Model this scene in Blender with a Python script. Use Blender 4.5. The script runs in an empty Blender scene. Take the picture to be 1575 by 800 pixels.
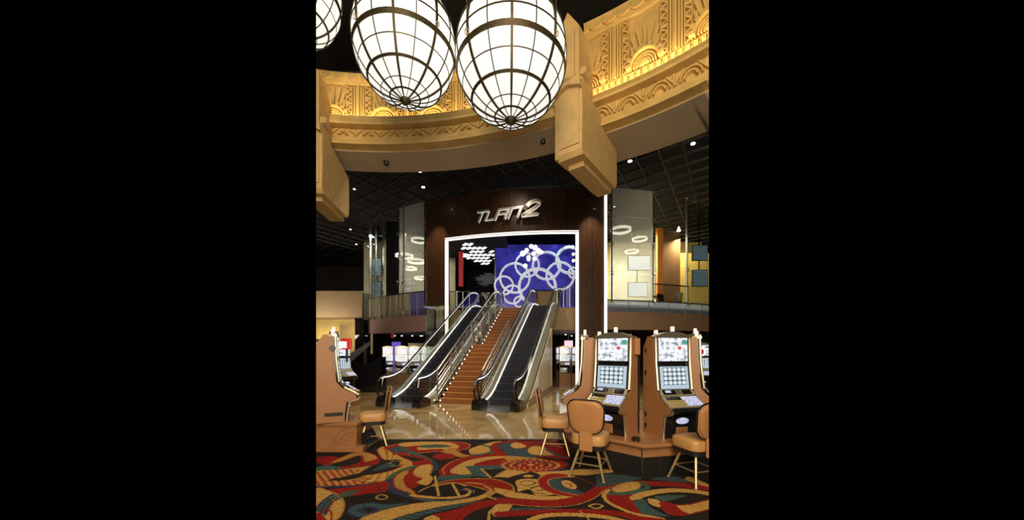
import bpy, bmesh, math, random
import numpy as np
from mathutils import Vector, Matrix
random.seed(7)
PI = math.pi
# ------------------------------------------------------------------ camera, world, lights
F, CX, HY, EYE = 520.0, 787.5, 540.0, 1.75
S = bpy.context.scene
COL = S.collection
cd = bpy.data.cameras.new('camera'); cam = bpy.data.objects.new('camera', cd); COL.objects.link(cam)
cam.location = (0, 0, EYE); cam.rotation_euler = (PI/2, 0, 0)
cd.sensor_width = 36; cd.lens = 36*F/1575; cd.shift_y = (HY-400)/1575; cd.clip_end = 200
S.camera = cam
w = bpy.data.worlds.new('world'); S.world = w; w.use_nodes = True
w.node_tree.nodes['Background'].inputs[0].default_value = (0, 0, 0, 1)
w.node_tree.nodes['Background'].inputs[1].default_value = 0
S.view_settings.view_transform = 'Standard'; S.view_settings.look = 'None'
S.view_settings.gamma = 1; S.view_settings.exposure = 0.0

def area(loc, aim, size, power, color, sy=None, spread=None):
    l = bpy.data.lights.new('area_light', 'AREA'); l.energy = power; l.color = color; l.size = size
    if sy: l.shape = 'RECTANGLE'; l.size_y = sy
    if spread: l.spread = spread
    o = bpy.data.objects.new('area_light', l); COL.objects.link(o); o.location = loc
    o.rotation_euler = (Vector(aim)-Vector(loc)).to_track_quat('-Z', 'Y').to_euler()
    return o
def spot(loc, aim, power, color, ang=60, blend=.6):
    l = bpy.data.lights.new('spot_light', 'SPOT'); l.energy = power; l.color = color
    l.spot_size = math.radians(ang); l.spot_blend = blend; l.shadow_soft_size = .0
    o = bpy.data.objects.new('spot_light', l); COL.objects.link(o); o.location = loc
    o.rotation_euler = (Vector(aim)-Vector(loc)).to_track_quat('-Z', 'Y').to_euler()
    return o
WARM = (1, .72, .42); WARM2 = (1, .82, .58)
# unseen fill lights added behind the camera to brighten ring and carpet
area((0, -4.5, 7.5), (0, 9, 7.0), 6, 1080, (1, .84, .60))
area((0, -3.5, 3.2), (0, 8, 8.0), 5, 480, (1, .84, .62))  # low upward fill added to brighten the ring soffit
area((0, -2.0, 9.5), (0, 4.5, 0), 4, 120, WARM2)
# spots added above carpet and machines to light them, no fixtures
spot((-1.5, 4.8, 8.0), (-2.8, 6.0, .5), 210, WARM2, 36)
spot((1.2, 3.0, 7.0), (1.7, 5.0, .9), 190, WARM2, 36)
# downlights over the marble hall and escalators
for x, y, p in ((-4, 12.0, 600), (-.5, 12.0, 700), (3, 12.0, 600), (-7, 13, 350), (6.5, 13, 350), (0, 9.9, 300)):
    spot((x, y, 9.1 if y > 10 else 7.1), (x, y-1, 0), p, WARM2, 80)
spot((1.0, 15.6, 7.2), (1.2, 17.0, 3.8), 260, WARM2, 80)  # added spot brightening the stair top, no fixture there
# washers grazing the wood front
spot((-3.75, 16.1, 9.2), (-4.0, 17.4, 6.6), 420, WARM, 46, 1)
spot((3.75, 14.9, 9.2), (3.8, 16.2, 6.4), 420, WARM, 46, 1)
spot((4.6, 9.6, 7.1), (1.4, 12.6, 1.6), 520, WARM2, 50)  # fill spot added to brighten the escalator side cladding
spot((.1, 14.4, 9.3), (.1, 16.2, 8.0), 80, WARM2, 90, 1)

LIM_L, LIM_R = (486.3-CX)/F, (1090.3-CX)/F     # the hall is modelled only between these two edges of what the photo shows
def P(px, py, Y): return Vector(((px-CX)/F*Y, Y, EYE+(HY-py)/F*Y))
def G(px, py):
    Y = F*EYE/(py-HY); return ((px-CX)/F*Y, Y)

# ------------------------------------------------------------------ materials
MATS = {}
def mat(name, col=(.5, .5, .5), rough=.5, metal=0, emit=None, es=1, var=0, vs=8, bump=0, bs=40, coat=0, stretch=None):
    if name in MATS: return MATS[name]
    m = bpy.data.materials.new(name); m.use_nodes = True; n = m.node_tree.nodes; L = m.node_tree.links
    b = n['Principled BSDF']; b.inputs['Base Color'].default_value = (*col, 1)
    b.inputs['Roughness'].default_value = rough; b.inputs['Metallic'].default_value = metal
    b.inputs['Coat Weight'].default_value = coat
    if emit: b.inputs['Emission Color'].default_value = (*emit, 1); b.inputs['Emission Strength'].default_value = es
    if var or bump:
        tc = n.new('ShaderNodeTexCoord'); mp = n.new('ShaderNodeMapping'); L.new(tc.outputs['Object'], mp.inputs[0])
        if stretch: mp.inputs['Scale'].default_value = stretch
        if var:
            t = n.new('ShaderNodeTexNoise'); t.inputs['Scale'].default_value = vs; t.inputs['Detail'].default_value = 5
            L.new(mp.outputs[0], t.inputs[0])
            r = n.new('ShaderNodeValToRGB'); r.color_ramp.elements[0].position = .3; r.color_ramp.elements[1].position = .7
            r.color_ramp.elements[0].color = (*[c*(1-var) for c in col], 1)
            r.color_ramp.elements[1].color = (*[min(1, c*(1+var)) for c in col], 1)
            L.new(t.outputs[0], r.inputs[0]); L.new(r.outputs[0], b.inputs['Base Color'])
        if bump:
            t = n.new('ShaderNodeTexNoise'); t.inputs['Scale'].default_value = bs; L.new(mp.outputs[0], t.inputs[0])
            bp = n.new('ShaderNodeBump'); bp.inputs['Strength'].default_value = bump; bp.inputs['Distance'].default_value = .01
            L.new(t.outputs[0], bp.inputs['Height']); L.new(bp.outputs[0], b.inputs['Normal'])
    MATS[name] = m; return m
def glass_mat(name, tint=(.9, .93, .9), gloss=.12, haze=0, hcol=(.8, .8, .75)):
    m = bpy.data.materials.new(name); m.use_nodes = True; n = m.node_tree.nodes; L = m.node_tree.links
    n.remove(n['Principled BSDF']); out = n['Material Output']
    tr = n.new('ShaderNodeBsdfTransparent'); tr.inputs[0].default_value = (*tint, 1)
    gl = n.new('ShaderNodeBsdfGlossy'); gl.inputs['Roughness'].default_value = .03
    lw = n.new('ShaderNodeLayerWeight'); pw = n.new('ShaderNodeMath'); pw.operation = 'POWER'; pw.inputs[1].default_value = 4; L.new(lw.outputs['Facing'], pw.inputs[0])
    ad = n.new('ShaderNodeMath'); ad.operation = 'MULTIPLY_ADD'; ad.inputs[1].default_value = .6; ad.inputs[2].default_value = gloss; L.new(pw.outputs[0], ad.inputs[0])
    mx = n.new('ShaderNodeMixShader'); L.new(ad.outputs[0], mx.inputs[0]); L.new(tr.outputs[0], mx.inputs[1]); L.new(gl.outputs[0], mx.inputs[2])
    last = mx
    if haze:
        d = n.new('ShaderNodeBsdfDiffuse'); d.inputs[0].default_value = (*hcol, 1)
        t = n.new('ShaderNodeBsdfTranslucent'); t.inputs[0].default_value = (*hcol, 1)
        a = n.new('ShaderNodeMixShader'); L.new(d.outputs[0], a.inputs[1]); L.new(t.outputs[0], a.inputs[2])
        mz = n.new('ShaderNodeMixShader'); mz.inputs[0].default_value = haze
        L.new(mx.outputs[0], mz.inputs[1]); L.new(a.outputs[0], mz.inputs[2]); last = mz
    L.new(last.outputs[0], out.inputs[0]); MATS[name] = m; return m

GOLD = mat('gilded_plaster', (.62, .41, .13), .5, .12, var=.15, vs=3, bump=.25, bs=60)
GOLD2 = mat('gilded_relief', (.66, .44, .14), .5, .12, bump=.2, bs=60)
TAN = mat('tan_plaster', (.48, .39, .26), .8, var=.06, vs=2, bump=.15, bs=80)
PILM = mat('pillar_stone', (.56, .37, .14), .6, var=.1, vs=4, bump=.2, bs=70)
BRONZE = mat('dark_bronze', (.065, .048, .02), .5, .6, var=.4, vs=30)
def pane_material():
    m = mat('opal_glass', (.25, .25, .22), .35, emit=(1, .975, .90), es=.93, var=.03, vs=3); return m
OPAL = pane_material()
CHROME = mat('polished_chrome', (.75, .75, .74), .12, 1)
STEEL = mat('brushed_steel', (.55, .55, .55), .3, 1, var=.1, vs=20)
BLACK = mat('black_rubber', (.012, .012, .013), .35)
BLACKG = mat('black_gloss', (.01, .01, .012), .08, coat=.5)
DARK = mat('dark_ceiling', (.012, .012, .012), .8)
GRID = mat('grey_lattice_metal', (.075, .075, .073), .5, .3)
WOOD = mat('dark_walnut_panel', (.07, .033, .017), .4, var=.35, vs=3, stretch=(6, 6, .6), coat=.15)
WLIGHT = mat('white_neon', (1, 1, 1), .3, emit=(1, .95, .86), es=1.15)
WLIGHT2 = mat('white_strip', (1, 1, 1), .3, emit=(.93, .94, 1), es=1.1)
DOTL = mat('step_light_lens', (1, 1, 1), .3, emit=(1, .93, .75), es=5)
DLM = mat('downlight_lens', (1, 1, 1), .3, emit=(1, .93, .8), es=14)
PURPLE = mat('mauve_plaster', (.34, .21, .19), .7, var=.05, vs=2)
BROWNF = mat('brown_fascia', (.33, .21, .12), .7, var=.05, vs=2)
COPPER = mat('copper_laminate', (.33, .15, .058), .45, .05, var=.06, vs=5, bump=.1, bs=120)
LEATHER = mat('tan_leather', (.42, .20, .075), .42, var=.08, vs=6, bump=.15, bs=60)
LEATHER2 = mat('golden_seat_leather', (.50, .27, .09), .42, var=.08, vs=6, bump=.15, bs=60)
BRASS = mat('satin_brass', (.55, .42, .22), .42, .8)
TREAD = mat('escalator_step_metal', (.006, .008, .020), .55, .1)
TREADE = mat('escalator_step_edge', (.05, .055, .10), .4, .3)
STAIR = mat('orange_stair_stone', (.29, .105, .03), .45, var=.12, vs=5)
STAIRN = mat('stair_nosing', (.58, .30, .11), .3)
CLAD = mat('beige_cladding', (.56, .47, .30), .3, var=.06, vs=2, coat=.3)
GLASS = glass_mat('clear_glass', (.90, .92, .86), .05)
GLASSD = glass_mat('drum_glass', (.86, .88, .84), .10)
FRIT = glass_mat('fritted_glass', (.9, .92, .88), .08, .34, (.86, .86, .84))
FRIT2 = glass_mat('balcony_glass', (.8, .86, .95), .12, .5, (.5, .56, .66))
FRITP = glass_mat('violet_balcony_glass', (.6, .6, .95), .12, .4, (.3, .28, .6))
INTY = mat('ochre_interior_wall', (.42, .33, .12), .6, var=.15, vs=2)
INTB = mat('brown_interior_wall', (.16, .08, .035), .6, var=.15, vs=2)
ORANGE = mat('orange_panel', (.62, .22, .05), .5)
LAMPW = mat('lampshade_glow', (1, .95, .85), .5, emit=(1, .93, .78), es=1.7)
BULB = mat('bubble_glow', (1, 1, 1), .4, emit=(.96, .95, 1), es=.95)
TVM = mat('television_screen', (.1, .1, .1), .2, emit=(.86, .92, 1), es=1.7)
RINGW = mat('white_ring_glow', (.85, .85, .88), .4, emit=(.75, .78, .9), es=.45)  # white rings with a little glow mixed into their colour
REDL = mat('red_neon', (.4, .02, .02), .4, emit=(.5, .02, .03), es=.35)
BEIGE = mat('beige_plaster', (.44, .33, .2), .8, var=.06, vs=2)
YELW = mat('lit_yellow_wall', (.6, .45, .18), .8, var=.1, vs=1.5)

# ------------------------------------------------------------------ mesh helpers
class MB:
    def __init__(s): s.v = []; s.f = []; s.uv = None
    def add(s, vs, fs):
        k = len(s.v); s.v += [tuple(p) for p in vs]; s.f += [tuple(i+k for i in f) for f in fs]; return s
    def box(s, c, d, M=None, bev=0):
        x, y, z = d[0]/2, d[1]/2, d[2]/2; c = Vector(c)
        if bev and min(x, y, z) > bev:
            e = bev; vs = []; 
            bm = bmesh.new(); bmesh.ops.create_cube(bm, size=1)
            for v in bm.verts: v.co = Vector((v.co.x*d[0], v.co.y*d[1], v.co.z*d[2]))
            bmesh.ops.bevel(bm, geom=bm.edges[:], offset=bev, segments=2 if bev > .015 else 1, profile=.5, affect='EDGES')
            bm.verts.index_update()
            vs = [(M @ v.co if M else v.co)+c for v in bm.verts]; fs = [[q.index for q in f.verts] for f in bm.faces]; bm.free()
            return s.add(vs, fs)
        vs = [Vector((a*x, b*y, e*z)) for a in (-1, 1) for b in (-1, 1) for e in (-1, 1)]
        vs = [(M @ v if M else v)+c for v in vs]
        return s.add(vs, [(0, 1, 3, 2), (4, 6, 7, 5), (0, 4, 5, 1), (2, 3, 7, 6), (0, 2, 6, 4), (1, 5, 7, 3)])
    def prism(s, a, b):   # two equal loops -> closed solid
        n = len(a)
        return s.add(list(a)+list(b), [tuple(range(n-1, -1, -1)), tuple(range(n, 2*n))]+[(i, (i+1) % n, n+(i+1) % n, n+i) for i in range(n)])
    def tube(s, pts, r, n=8, closed=False, sx=1, sz=1):
        pts = [Vector(p) for p in pts]; m = len(pts); rings = []
        up0 = Vector((0, 0, 1))
        for i, p in enumerate(pts):
            if closed: t = pts[(i+1) % m]-pts[i-1]
            else: t = pts[min(i+1, m-1)]-pts[max(i-1, 0)]
            t.normalize(); u = up0 if abs(t.z) < .95 else Vector((0, 1, 0))
            a = t.cross(u).normalized(); b = a.cross(t).normalized()
            rr = r[i] if isinstance(r, (list, tuple)) else r
            rings.append([p+a*math.cos(q)*rr*sx+b*math.sin(q)*rr*sz for q in [2*PI*(k+.5)/n for k in range(n)]])
        vs = [v for R in rings for v in R]; fs = []
        for i in range(m if closed else m-1):
            j = (i+1) % m
            for k in range(n): fs.append((i*n+k, i*n+(k+1) % n, j*n+(k+1) % n, j*n+k))
        if not closed: fs += [tuple(range(n-1, -1, -1)), tuple((m-1)*n+k for k in range(n))]
        return s.add(vs, fs)
    def lathe(s, prof, n=16, c=(0, 0, 0)):
        vs = []; fs = []
        for r, z in prof:
            for k in range(n): q = 2*PI*k/n; vs.append((c[0]+r*math.cos(q), c[1]+r*math.sin(q), c[2]+z))
        m = len(prof)
        for i in range(m-1):
            for k in range(n): fs.append((i*n+k, i*n+(k+1) % n, (i+1)*n+(k+1) % n, (i+1)*n+k))
        fs += [tuple(range(n-1, -1, -1)), tuple((m-1)*n+k for k in range(n))]
        return s.add(vs, fs)
    def build(s, name, m, parent=None, smooth=False, **kw):
        me = bpy.data.meshes.new(name); me.from_pydata(s.v, [], s.f); me.update()
        bm = bmesh.new(); bm.from_mesh(me); bmesh.ops.recalc_face_normals(bm, faces=bm.faces[:]); bm.to_mesh(me); bm.free()
        me.materials.append(m)
        if smooth: me.polygons.foreach_set('use_smooth', [True]*len(me.polygons)); 
        if smooth: me.set_sharp_from_angle(angle=math.radians(40))
        o = bpy.data.objects.new(name, me); COL.objects.link(o); o.parent = parent
        for k, v in kw.items(): o[k] = v
        return o
def thing(name, label, cat, loc=(0, 0, 0), rz=0, group=None):
    o = bpy.data.objects.new(name, None); COL.objects.link(o); o.location = loc; o.rotation_euler = (0, 0, rz)
    o.empty_display_size = .1
    o['label'] = label; o['category'] = cat
    if group: o['group'] = group
    return o
def tag(o, label, cat, group=None):
    o['label'] = label; o['category'] = cat
    if group: o['group'] = group
    return o
def struct(o): o['kind'] = 'structure'; return o
def senode(name):
    o = bpy.data.objects.new(name, None); COL.objects.link(o); o['kind'] = 'structure'; return o
def share(o, parent, M):   # alike piece of the same mesh
    c = o.copy(); COL.objects.link(c); c.parent = parent; c.matrix_local = M; return c
def copy_tree(o, parent=None):
    c = o.copy(); COL.objects.link(c); c.parent = parent
    for ch in list(o.children): copy_tree(ch, c)
    return c
def place(o, loc, rz=None, label=None, group=None, sc=None):
    o.location = loc
    if rz is not None: o.rotation_euler = (0, 0, rz)
    if label: o['label'] = label
    if group: o['group'] = group
    if sc: o.scale = (sc, sc, sc)
    return o
def Rz(a): return Matrix.Rotation(a, 4, 'Z')
def T(x, y, z): return Matrix.Translation((x, y, z))

# ================================================================== STRUCTURE
# ---- floor: marble slabs out to the far rooms
struct(MB().box((0, 20.3, -.06), (60, 27.2, .1)).build('floor_subbase', mat('grout', (.18, .13, .07), .5)))
fl = senode('floor')
def marble():
    m = bpy.data.materials.new('polished_marble'); m.use_nodes = True; n = m.node_tree.nodes; L = m.node_tree.links; b = n['Principled BSDF']
    g = n.new('ShaderNodeNewGeometry'); t = n.new('ShaderNodeTexNoise'); t.inputs['Scale'].default_value = .9; t.inputs['Detail'].default_value = 8; t.inputs['Distortion'].default_value = 1.2
    L.new(g.outputs['Position'], t.inputs[0]); r = n.new('ShaderNodeValToRGB'); r.color_ramp.elements[0].position = .35; r.color_ramp.elements[1].position = .7
    r.color_ramp.elements[0].color = (.29, .20, .085, 1); r.color_ramp.elements[1].color = (.54, .41, .21, 1)
    L.new(t.outputs[0], r.inputs[0]); L.new(r.outputs[0], b.inputs['Base Color'])
    b.inputs['Roughness'].default_value = .07; b.inputs['Specular IOR Level'].default_value = .9
    t2 = n.new('ShaderNodeTexNoise'); t2.inputs['Scale'].default_value = 1.7; L.new(g.outputs['Position'], t2.inputs[0])
    bp = n.new('ShaderNodeBump'); bp.inputs['Strength'].default_value = .12; bp.inputs['Distance'].default_value = .03
    L.new(t2.outputs[0], bp.inputs['Height']); L.new(bp.outputs[0], b.inputs['Normal'])
    return m
MARB = marble()
tl = None; TS = 1.0
for j in range(0, 14):
    y = 6.70+TS*(j+.5)
    for i in range(-13, 13):
        x = (i+.5)*TS
        if x-.5 > LIM_R*(y+.5) or x+.5 < LIM_L*(y+.5): continue
        if tl is None: tl = MB().box((0, 0, -.012), (TS-.006, TS-.006, .024)).build('tile', MARB, fl); tl.location = (x, y, 0)
        else: share(tl, fl, T(x, y, 0))
MB().box((0, 27.4, -.012), (50, 13.3, .024)).build('far_floor', MARB, fl)
struct(MB().box((0, 6.67, -.004), (12, .05, .02)).build('trim_1', BLACK))

# ---- the black upper ceiling over the rotunda and the lattice ceiling beyond
struct(MB().box((0, 4.5, 11.9), (24, 19, .1)).build('ceiling_rotunda', mat('rotunda_ceiling', (.018, .014, .010), .8, var=.3, vs=1)))
cs = senode('trim_2')
for k in range(12):
    a = 2*PI*k/12+.2; MB().box((0, 4.7, 0), (.05, 9.4, .06)).build('ceiling_rib', GRID, cs).matrix_local = T(-2.2, 0, 11.8) @ Rz(a)
struct(MB().box((0, 23, 10.0), (52, 26, .08)).build('ceiling', DARK))
cg = senode('ceiling_lattice'); LATT = cg
g0 = MB().box((0, 0, 0), (.035, 34, .10)).build('lattice_bar', GRID, cg)
first = True
for k in range(-16, 17):
    for ang in (-33, 52):
        a = math.radians(ang); c = Vector((0, 20, 9.62 if ang < 0 else 9.63))+Rz(a) @ Vector((k*.85, 0, 0))
        M = T(*c) @ Rz(a)
        if first: g0.matrix_local = M; first = False
        else: share(g0, cg, M)

# ---- rotunda ring: two arcs of cornice and frieze
def arc_mb(c, a0, a1, prof, n):   # closed profile (r,z) swept about c, angle from +Y clockwise
    b = MB(); m = len(prof); vs = []
    for i in range(n+1):
        a = a0+(a1-a0)*i/n
        for r, z in prof: vs.append((c[0]+r*math.sin(a), c[1]+r*math.cos(a), z))
    fs = [(i*m+k, i*m+(k+1) % m, (i+1)*m+(k+1) % m, (i+1)*m+k) for i in range(n) for k in range(m)]
    fs += [tuple(range(m-1, -1, -1)), tuple(n*m+k for k in range(m))]
    return b.add(vs, fs)
def bent(c, r0):   # map (s along, z, depth toward centre) to arc local about angle 0
    def f(s, z, d):
        a = s/r0; r = r0-d*1.6; return Vector((r*math.sin(a), r*math.cos(a), z))
    return f
def bbox_bent(b, f, s0, s1, z0, z1, d, d0=0, n=1):
    for i in range(n):
        a = s0+(s1-s0)*i/n; e = s0+(s1-s0)*(i+1)/n
        lo = [f(a, z0, d0), f(e, z0, d0), f(e, z1, d0), f(a, z1, d0)]
        hi = [f(a, z0, d), f(e, z0, d), f(e, z1, d), f(a, z1, d)]
        b.prism(lo, hi)
def bar_bent(b, f, p, q, wd, d, d0=0):   # straight raised bar from p to q in (s,z)
    p = Vector(p); q = Vector(q); t = (q-p).normalized(); nn = Vector((-t.y, t.x))*wd/2
    pts = [p+nn, p-nn, q-nn, q+nn]
    b.prism([f(a.x, a.y, d0) for a in pts], [f(a.x, a.y, d) for a in pts])
def ringbar(b, f, c, r, wd, d, a0=0, a1=PI, n=12, d0=0):
    for i in range(n):
        u = a0+(a1-a0)*i/n; v = a0+(a1-a0)*(i+1)/n
        pts = [(c[0]+(r+e)*math.cos(t), c[1]+(r+e)*math.sin(t)) for t, e in ((u, -wd/2), (u, wd/2), (v, wd/2), (v, -wd/2))]
        b.prism([f(a, z, d0) for a, z in pts], [f(a, z, d) for a, z in pts])
def cornice(c, rin, rout, a0, a1, zs, sb, nm, ph=.3):
    # zs: lip bottom, ornament top, ledge top, leaf bottom, frieze bottom, frieze top, crown top
    zb, zo, zl, zf0, zf1, zf2, zc = zs
    root = senode(nm); rf = rin+sb
    arc_mb(c, a0, a1, [(rout, zb), (rin+.30, zb), (rin+.30, zb+.02), (rin, zb+.02), (rin, zb+.10), (rin+.05, zb+.14), (rin+.05, zb+.22), (rin+.09, zb+.25),
        (rin+.09, zo-.02), (rin-.12, zo), (rin-.14, zo+.05), (rin-.05, zl), (rf-.1, zl+.02), (rf-.1, zl-.1), (rout, zl-.1)], 60).build('cornice', GOLD, root, True)
    arc_mb(c, a0, a1, [(rin+.30, zb+.012), (rout+.02, zb+.012), (rout+.02, zb-.02), (rin+.30, zb-.02)], 60).build('soffit', TAN, root, True)
    arc_mb(c, a0, a1, [(rf, zl-.05), (rf, zf2+.0), (rf-.10, zf2+.04), (rf-.12, zc-.04), (rf-.16, zc), (rf+.5, zc), (rf+.5, zl-.05)], 60).build('frieze_back', GOLD, root, True)
    arc_mb(c, a0, a1, [(rf+.02, zf1-.03), (rf-.06, zf1-.03), (rf-.06, zf1+.01), (rf+.02, zf1+.01)], 60).build('moulding', GOLD, root)
    # module geometry
    mod = 1.40; f = bent(c, rf); h = zf2-zf1; z0 = zf1+.02
    cols = MB()
    for sx in (-.36, .36):   # zigzag columns with flutes between modules
        w0 = .15 if abs(sx) else 0
    def zig(b, s0, s1, za, zb_, k):
        bbox_bent(b, f, s0-.02, s0, za, zb_, .06); bbox_bent(b, f, s1, s1+.02, za, zb_, .06)
        for i in range(k):
            u = za+(zb_-za)*i/k; v = za+(zb_-za)*(i+.5)/k; w_ = za+(zb_-za)*(i+1)/k
            bar_bent(b, f, (s0, u), (s1, v), .03, .05); bar_bent(b, f, (s1, v), (s0, w_), .03, .05)
    za, zz = z0, zf2-.02
    zc1 = MB(); zig(zc1, .37, .50, za, za+h*.47, 3); zig(zc1, .37, .50, za+h*.53, zz, 3); bbox_bent(zc1, f, .35, .52, za+h*.48, za+h*.52, .06)
    zc2 = MB(); zig(zc2, .88, 1.01, za, za+h*.62, 4); zig(zc2, .88, 1.01, za+h*.68, zz, 2); bbox_bent(zc2, f, .86, 1.03, za+h*.63, za+h*.67, .06)
    fl_ = MB()
    for i in range(5):
        s = .57+.06*i; bbox_bent(fl_, f, s-.02, s+.02, za, zz, .09 if i == 2 else .05)
    fan = MB()
    ringbar(fan, f, (0, za+.02), .06, .08, .08, n=8)
    for r_ in (.13, .19, .25): ringbar(fan, f, (0, za+.02), r_, .035, .07, n=14)
    ringbar(fan, f, (0, za+.02), .33, .04, .12, n=16)
    for i in range(9):
        a = PI*(i+.5)/9; q0 = (math.cos(a)*.35, za+.02+math.sin(a)*.35); q1 = (math.cos(a)*.44, za+.02+math.sin(a)*.44)
        bar_bent(fan, f, q0, q1, .09, .10)
    pal = MB()
    for i, a in enumerate((35, 55, 75, 90, 105, 125, 145)):
        a = math.radians(a); q0 = (math.cos(a)*.46*.7, za+.02+math.sin(a)*.46); ln = min((zz-q0[1])/max(.3, math.sin(a)), .5)
        q1 = (max(-.31, min(.31, q0[0]+math.cos(a)*ln*.8)), min(zz-.02, q0[1]+math.sin(a)*ln)); bar_bent(pal, f, q0, q1, .07, .05)
    leaf = MB(); lz0, lz1 = zf0, zf1-.04
    if lz1-lz0 > .05:
        for i in range(9):
            s = -.30+i*.155; bar_bent(leaf, f, (s, lz0), (s, lz1), .09, .06); bar_bent(leaf, f, (s+.05, lz0), (s+.1, lz1), .02, .05)
    orn = MB(); g = bent(c, rin+.09); oz0, oz1 = zb+.27, zo-.05; oh = oz1-oz0
    for k in range(2):
        s = -.30+k*.70
        ringbar(orn, g, (s, oz0), oh*.85, .03, .05, n=12); ringbar(orn, g, (s, oz0), oh*.5, .03, .06, n=10)
        for sg in (-1, 1): bar_bent(orn, g, (s+sg*.35, oz0), (s+sg*.14, oz1), .03, .04)
        bar_bent(orn, g, (s-.35, oz1), (s-.35, oz0+oh*.3), .04, .04)
    crn = MB(); g2 = bent(c, rf-.12); cz0, cz1 = zf2+.10, zc-.07
    for k in range(4): ringbar(crn, g2, (-.5+k*.35, cz1), (cz1-cz0)*.9, .03, .04, a0=PI, a1=2*PI, n=10)
    protos = [(zc1, 'zigzag_column'), (zc2, 'zigzag_column'), (fl_, 'fluted_panel'), (fan, 'fan_relief'), (pal, 'palmette'), (leaf, 'leaf_band'), (orn, 'ornament_band'), (crn, 'scallop_band')]
    nmod = int((a1-a0)*rf/mod)
    built = [b.build(nm_, GOLD2, root) for b, nm_ in protos if b.v]
    for i in range(nmod):
        M = T(c[0], c[1], 0) @ Rz(-(a0+(i+ph)*mod/rf))
        for o in built:
            if i == 0: o.matrix_local = M
            else: share(o, root, M)
    return root
CL, CR = (-3.5, -.85), (-2.29, .8)
def ang(c, px, r):   # angle on circle c where the view direction px crosses radius r
    k = (px-CX)/F; lo, hi = -1.2, 1.3
    for _ in range(60):
        m = (lo+hi)/2; x, y = c[0]+r*math.sin(m), c[1]+r*math.cos(m)
        if x-k*y < 0: lo = m
        else: hi = m
    return lo
cornice(CL, 9.87, 11.2, ang(CL, 478, 9.9), ang(CL, 878, 9.9), (7.25, 7.72, 7.98, 7.98, 8.12, 9.12, 9.42), .5, 'trim_3')
cornice(CR, 8.72, 10.45, ang(CR, 893, 8.7), ang(CR, 1110, 8.7)+.3, (7.25, 7.83, 8.05, 8.30, 8.52, 9.84, 10.22), .40, 'trim_4', .08)

# cove light hidden behind the ledge of the cornice, washing the frieze
def cove(c, r, z, a0, a1, n, p):
    for i in range(n):
        a = a0+(a1-a0)*(i+.5)/n; x, y = c[0]+r*math.sin(a), c[1]+r*math.cos(a)
        o = area((x, y, z), (x+.22*math.sin(a), y+.22*math.cos(a), z+1), .9, p, (1, .78, .42), sy=.08)
        d = Vector((.22*math.sin(a), .22*math.cos(a), 1)).normalized(); xx = Vector((math.cos(a), -math.sin(a), 0)); yy = d.cross(xx) * -1
        o.matrix_world = Matrix.Translation((x, y, z)) @ Matrix((xx, (-d).cross(xx), -d)).transposed().to_4x4()
cove(CL, 10.06, 8.06, ang(CL, 490, 9.9), ang(CL, 860, 9.9), 7, 8)
cove(CR, 8.85, 8.12, ang(CR, 905, 8.7), ang(CR, 1088, 8.7), 5, 7)

# ---- hanging piers on the ring
def pier(fr, u, zb, zt, dep, wd, nm, zstep, zwing, lab):
    # fr: front centre (x,y), u: outward unit direction
    rz = math.atan2(-u[0], u[1]); root = senode(nm); root.location = (fr[0], fr[1], 0); root.rotation_euler = (0, 0, rz)
    h = wd/2
    # lower deep block with bevelled underside
    prof = [(-.02, zb+.10), (.06, zb), (dep-.12, zb), (dep, zb+.14), (dep, zwing-.55), (.50, zwing-.3), (.30, zwing-.05), (.10, zwing), (-.02, zwing-.04)]
    prof = [(y, z) for y, z in prof]
    MB().prism([(-h, y, z) for y, z in prof], [(h, y, z) for y, z in prof]).build('pier_body', PILM, root)
    MB().box((0, .12, (zstep+zb)/2+.1), (wd*.80, .34, zstep-zb-.25)).build('front_panel', PILM, root)
    MB().box((-h-.02, .25, (zstep+zb)/2), (.09, .5, zstep-zb-.1)).build('edge_fillet', PILM, root)
    MB().box((0, dep*.55, zb-.05), (wd*.62, dep*.8, .12)).build('soffit_block', PILM, root)
    # upper blade with pointed head
    for (s, y0, y1, m) in ((.88, -.10, .62, PILM), (.60, -.16, -.08, PILM)):
        k = h*s; zz = zt if s > .7 else zt-.12
        loop = [(-k, zstep-.02), (-k, zz-.42), (0, zz), (k, zz-.42), (k, zstep-.02)]
        MB().prism([(x, y0, z) for x, z in loop], [(x, y1, z) for x, z in loop]).build('pier_head' if s > .7 else 'head_blade', m, root)
    # chevron step under the head
    loop = [(-h*1.02, zstep-.22), (-h*1.02, zstep-.04), (0, zstep+.06), (h*1.02, zstep-.04), (h*1.02, zstep-.22), (0, zstep-.10)]
    MB().prism([(x, -.16, z) for x, z in loop], [(x, .3, z) for x, z in loop]).build('chevron_ledge', PILM, root)
    # rolled scroll at the top of the side wing
    MB().tube([(h+.03, -.05, zwing), (h+.03, .14, zwing-.02)], .09, 12).build('scroll', PILM, root, True)
    pr = [(0.0, zwing-.02), (.2, zwing-.02), (.42, zwing-.25), (.62, zwing-.72), (.62, zb+.5), (0, zb+.5)]
    MB().prism([(h-.02, y, z) for y, z in pr], [(h+.006, y, z) for y, z in pr]).build('side_wing', PILM, root)
    return root
pier((1.30, 7.62), Vector((.60, .80)), 6.12, 9.30, 2.15, .62, 'trim_5', 7.75, 7.88, '')
pier((-4.98, 8.30), Vector((-.10, .995)), 5.66, 8.95, 1.72, .62, 'trim_6', 7.32, 7.42, '')

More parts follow.
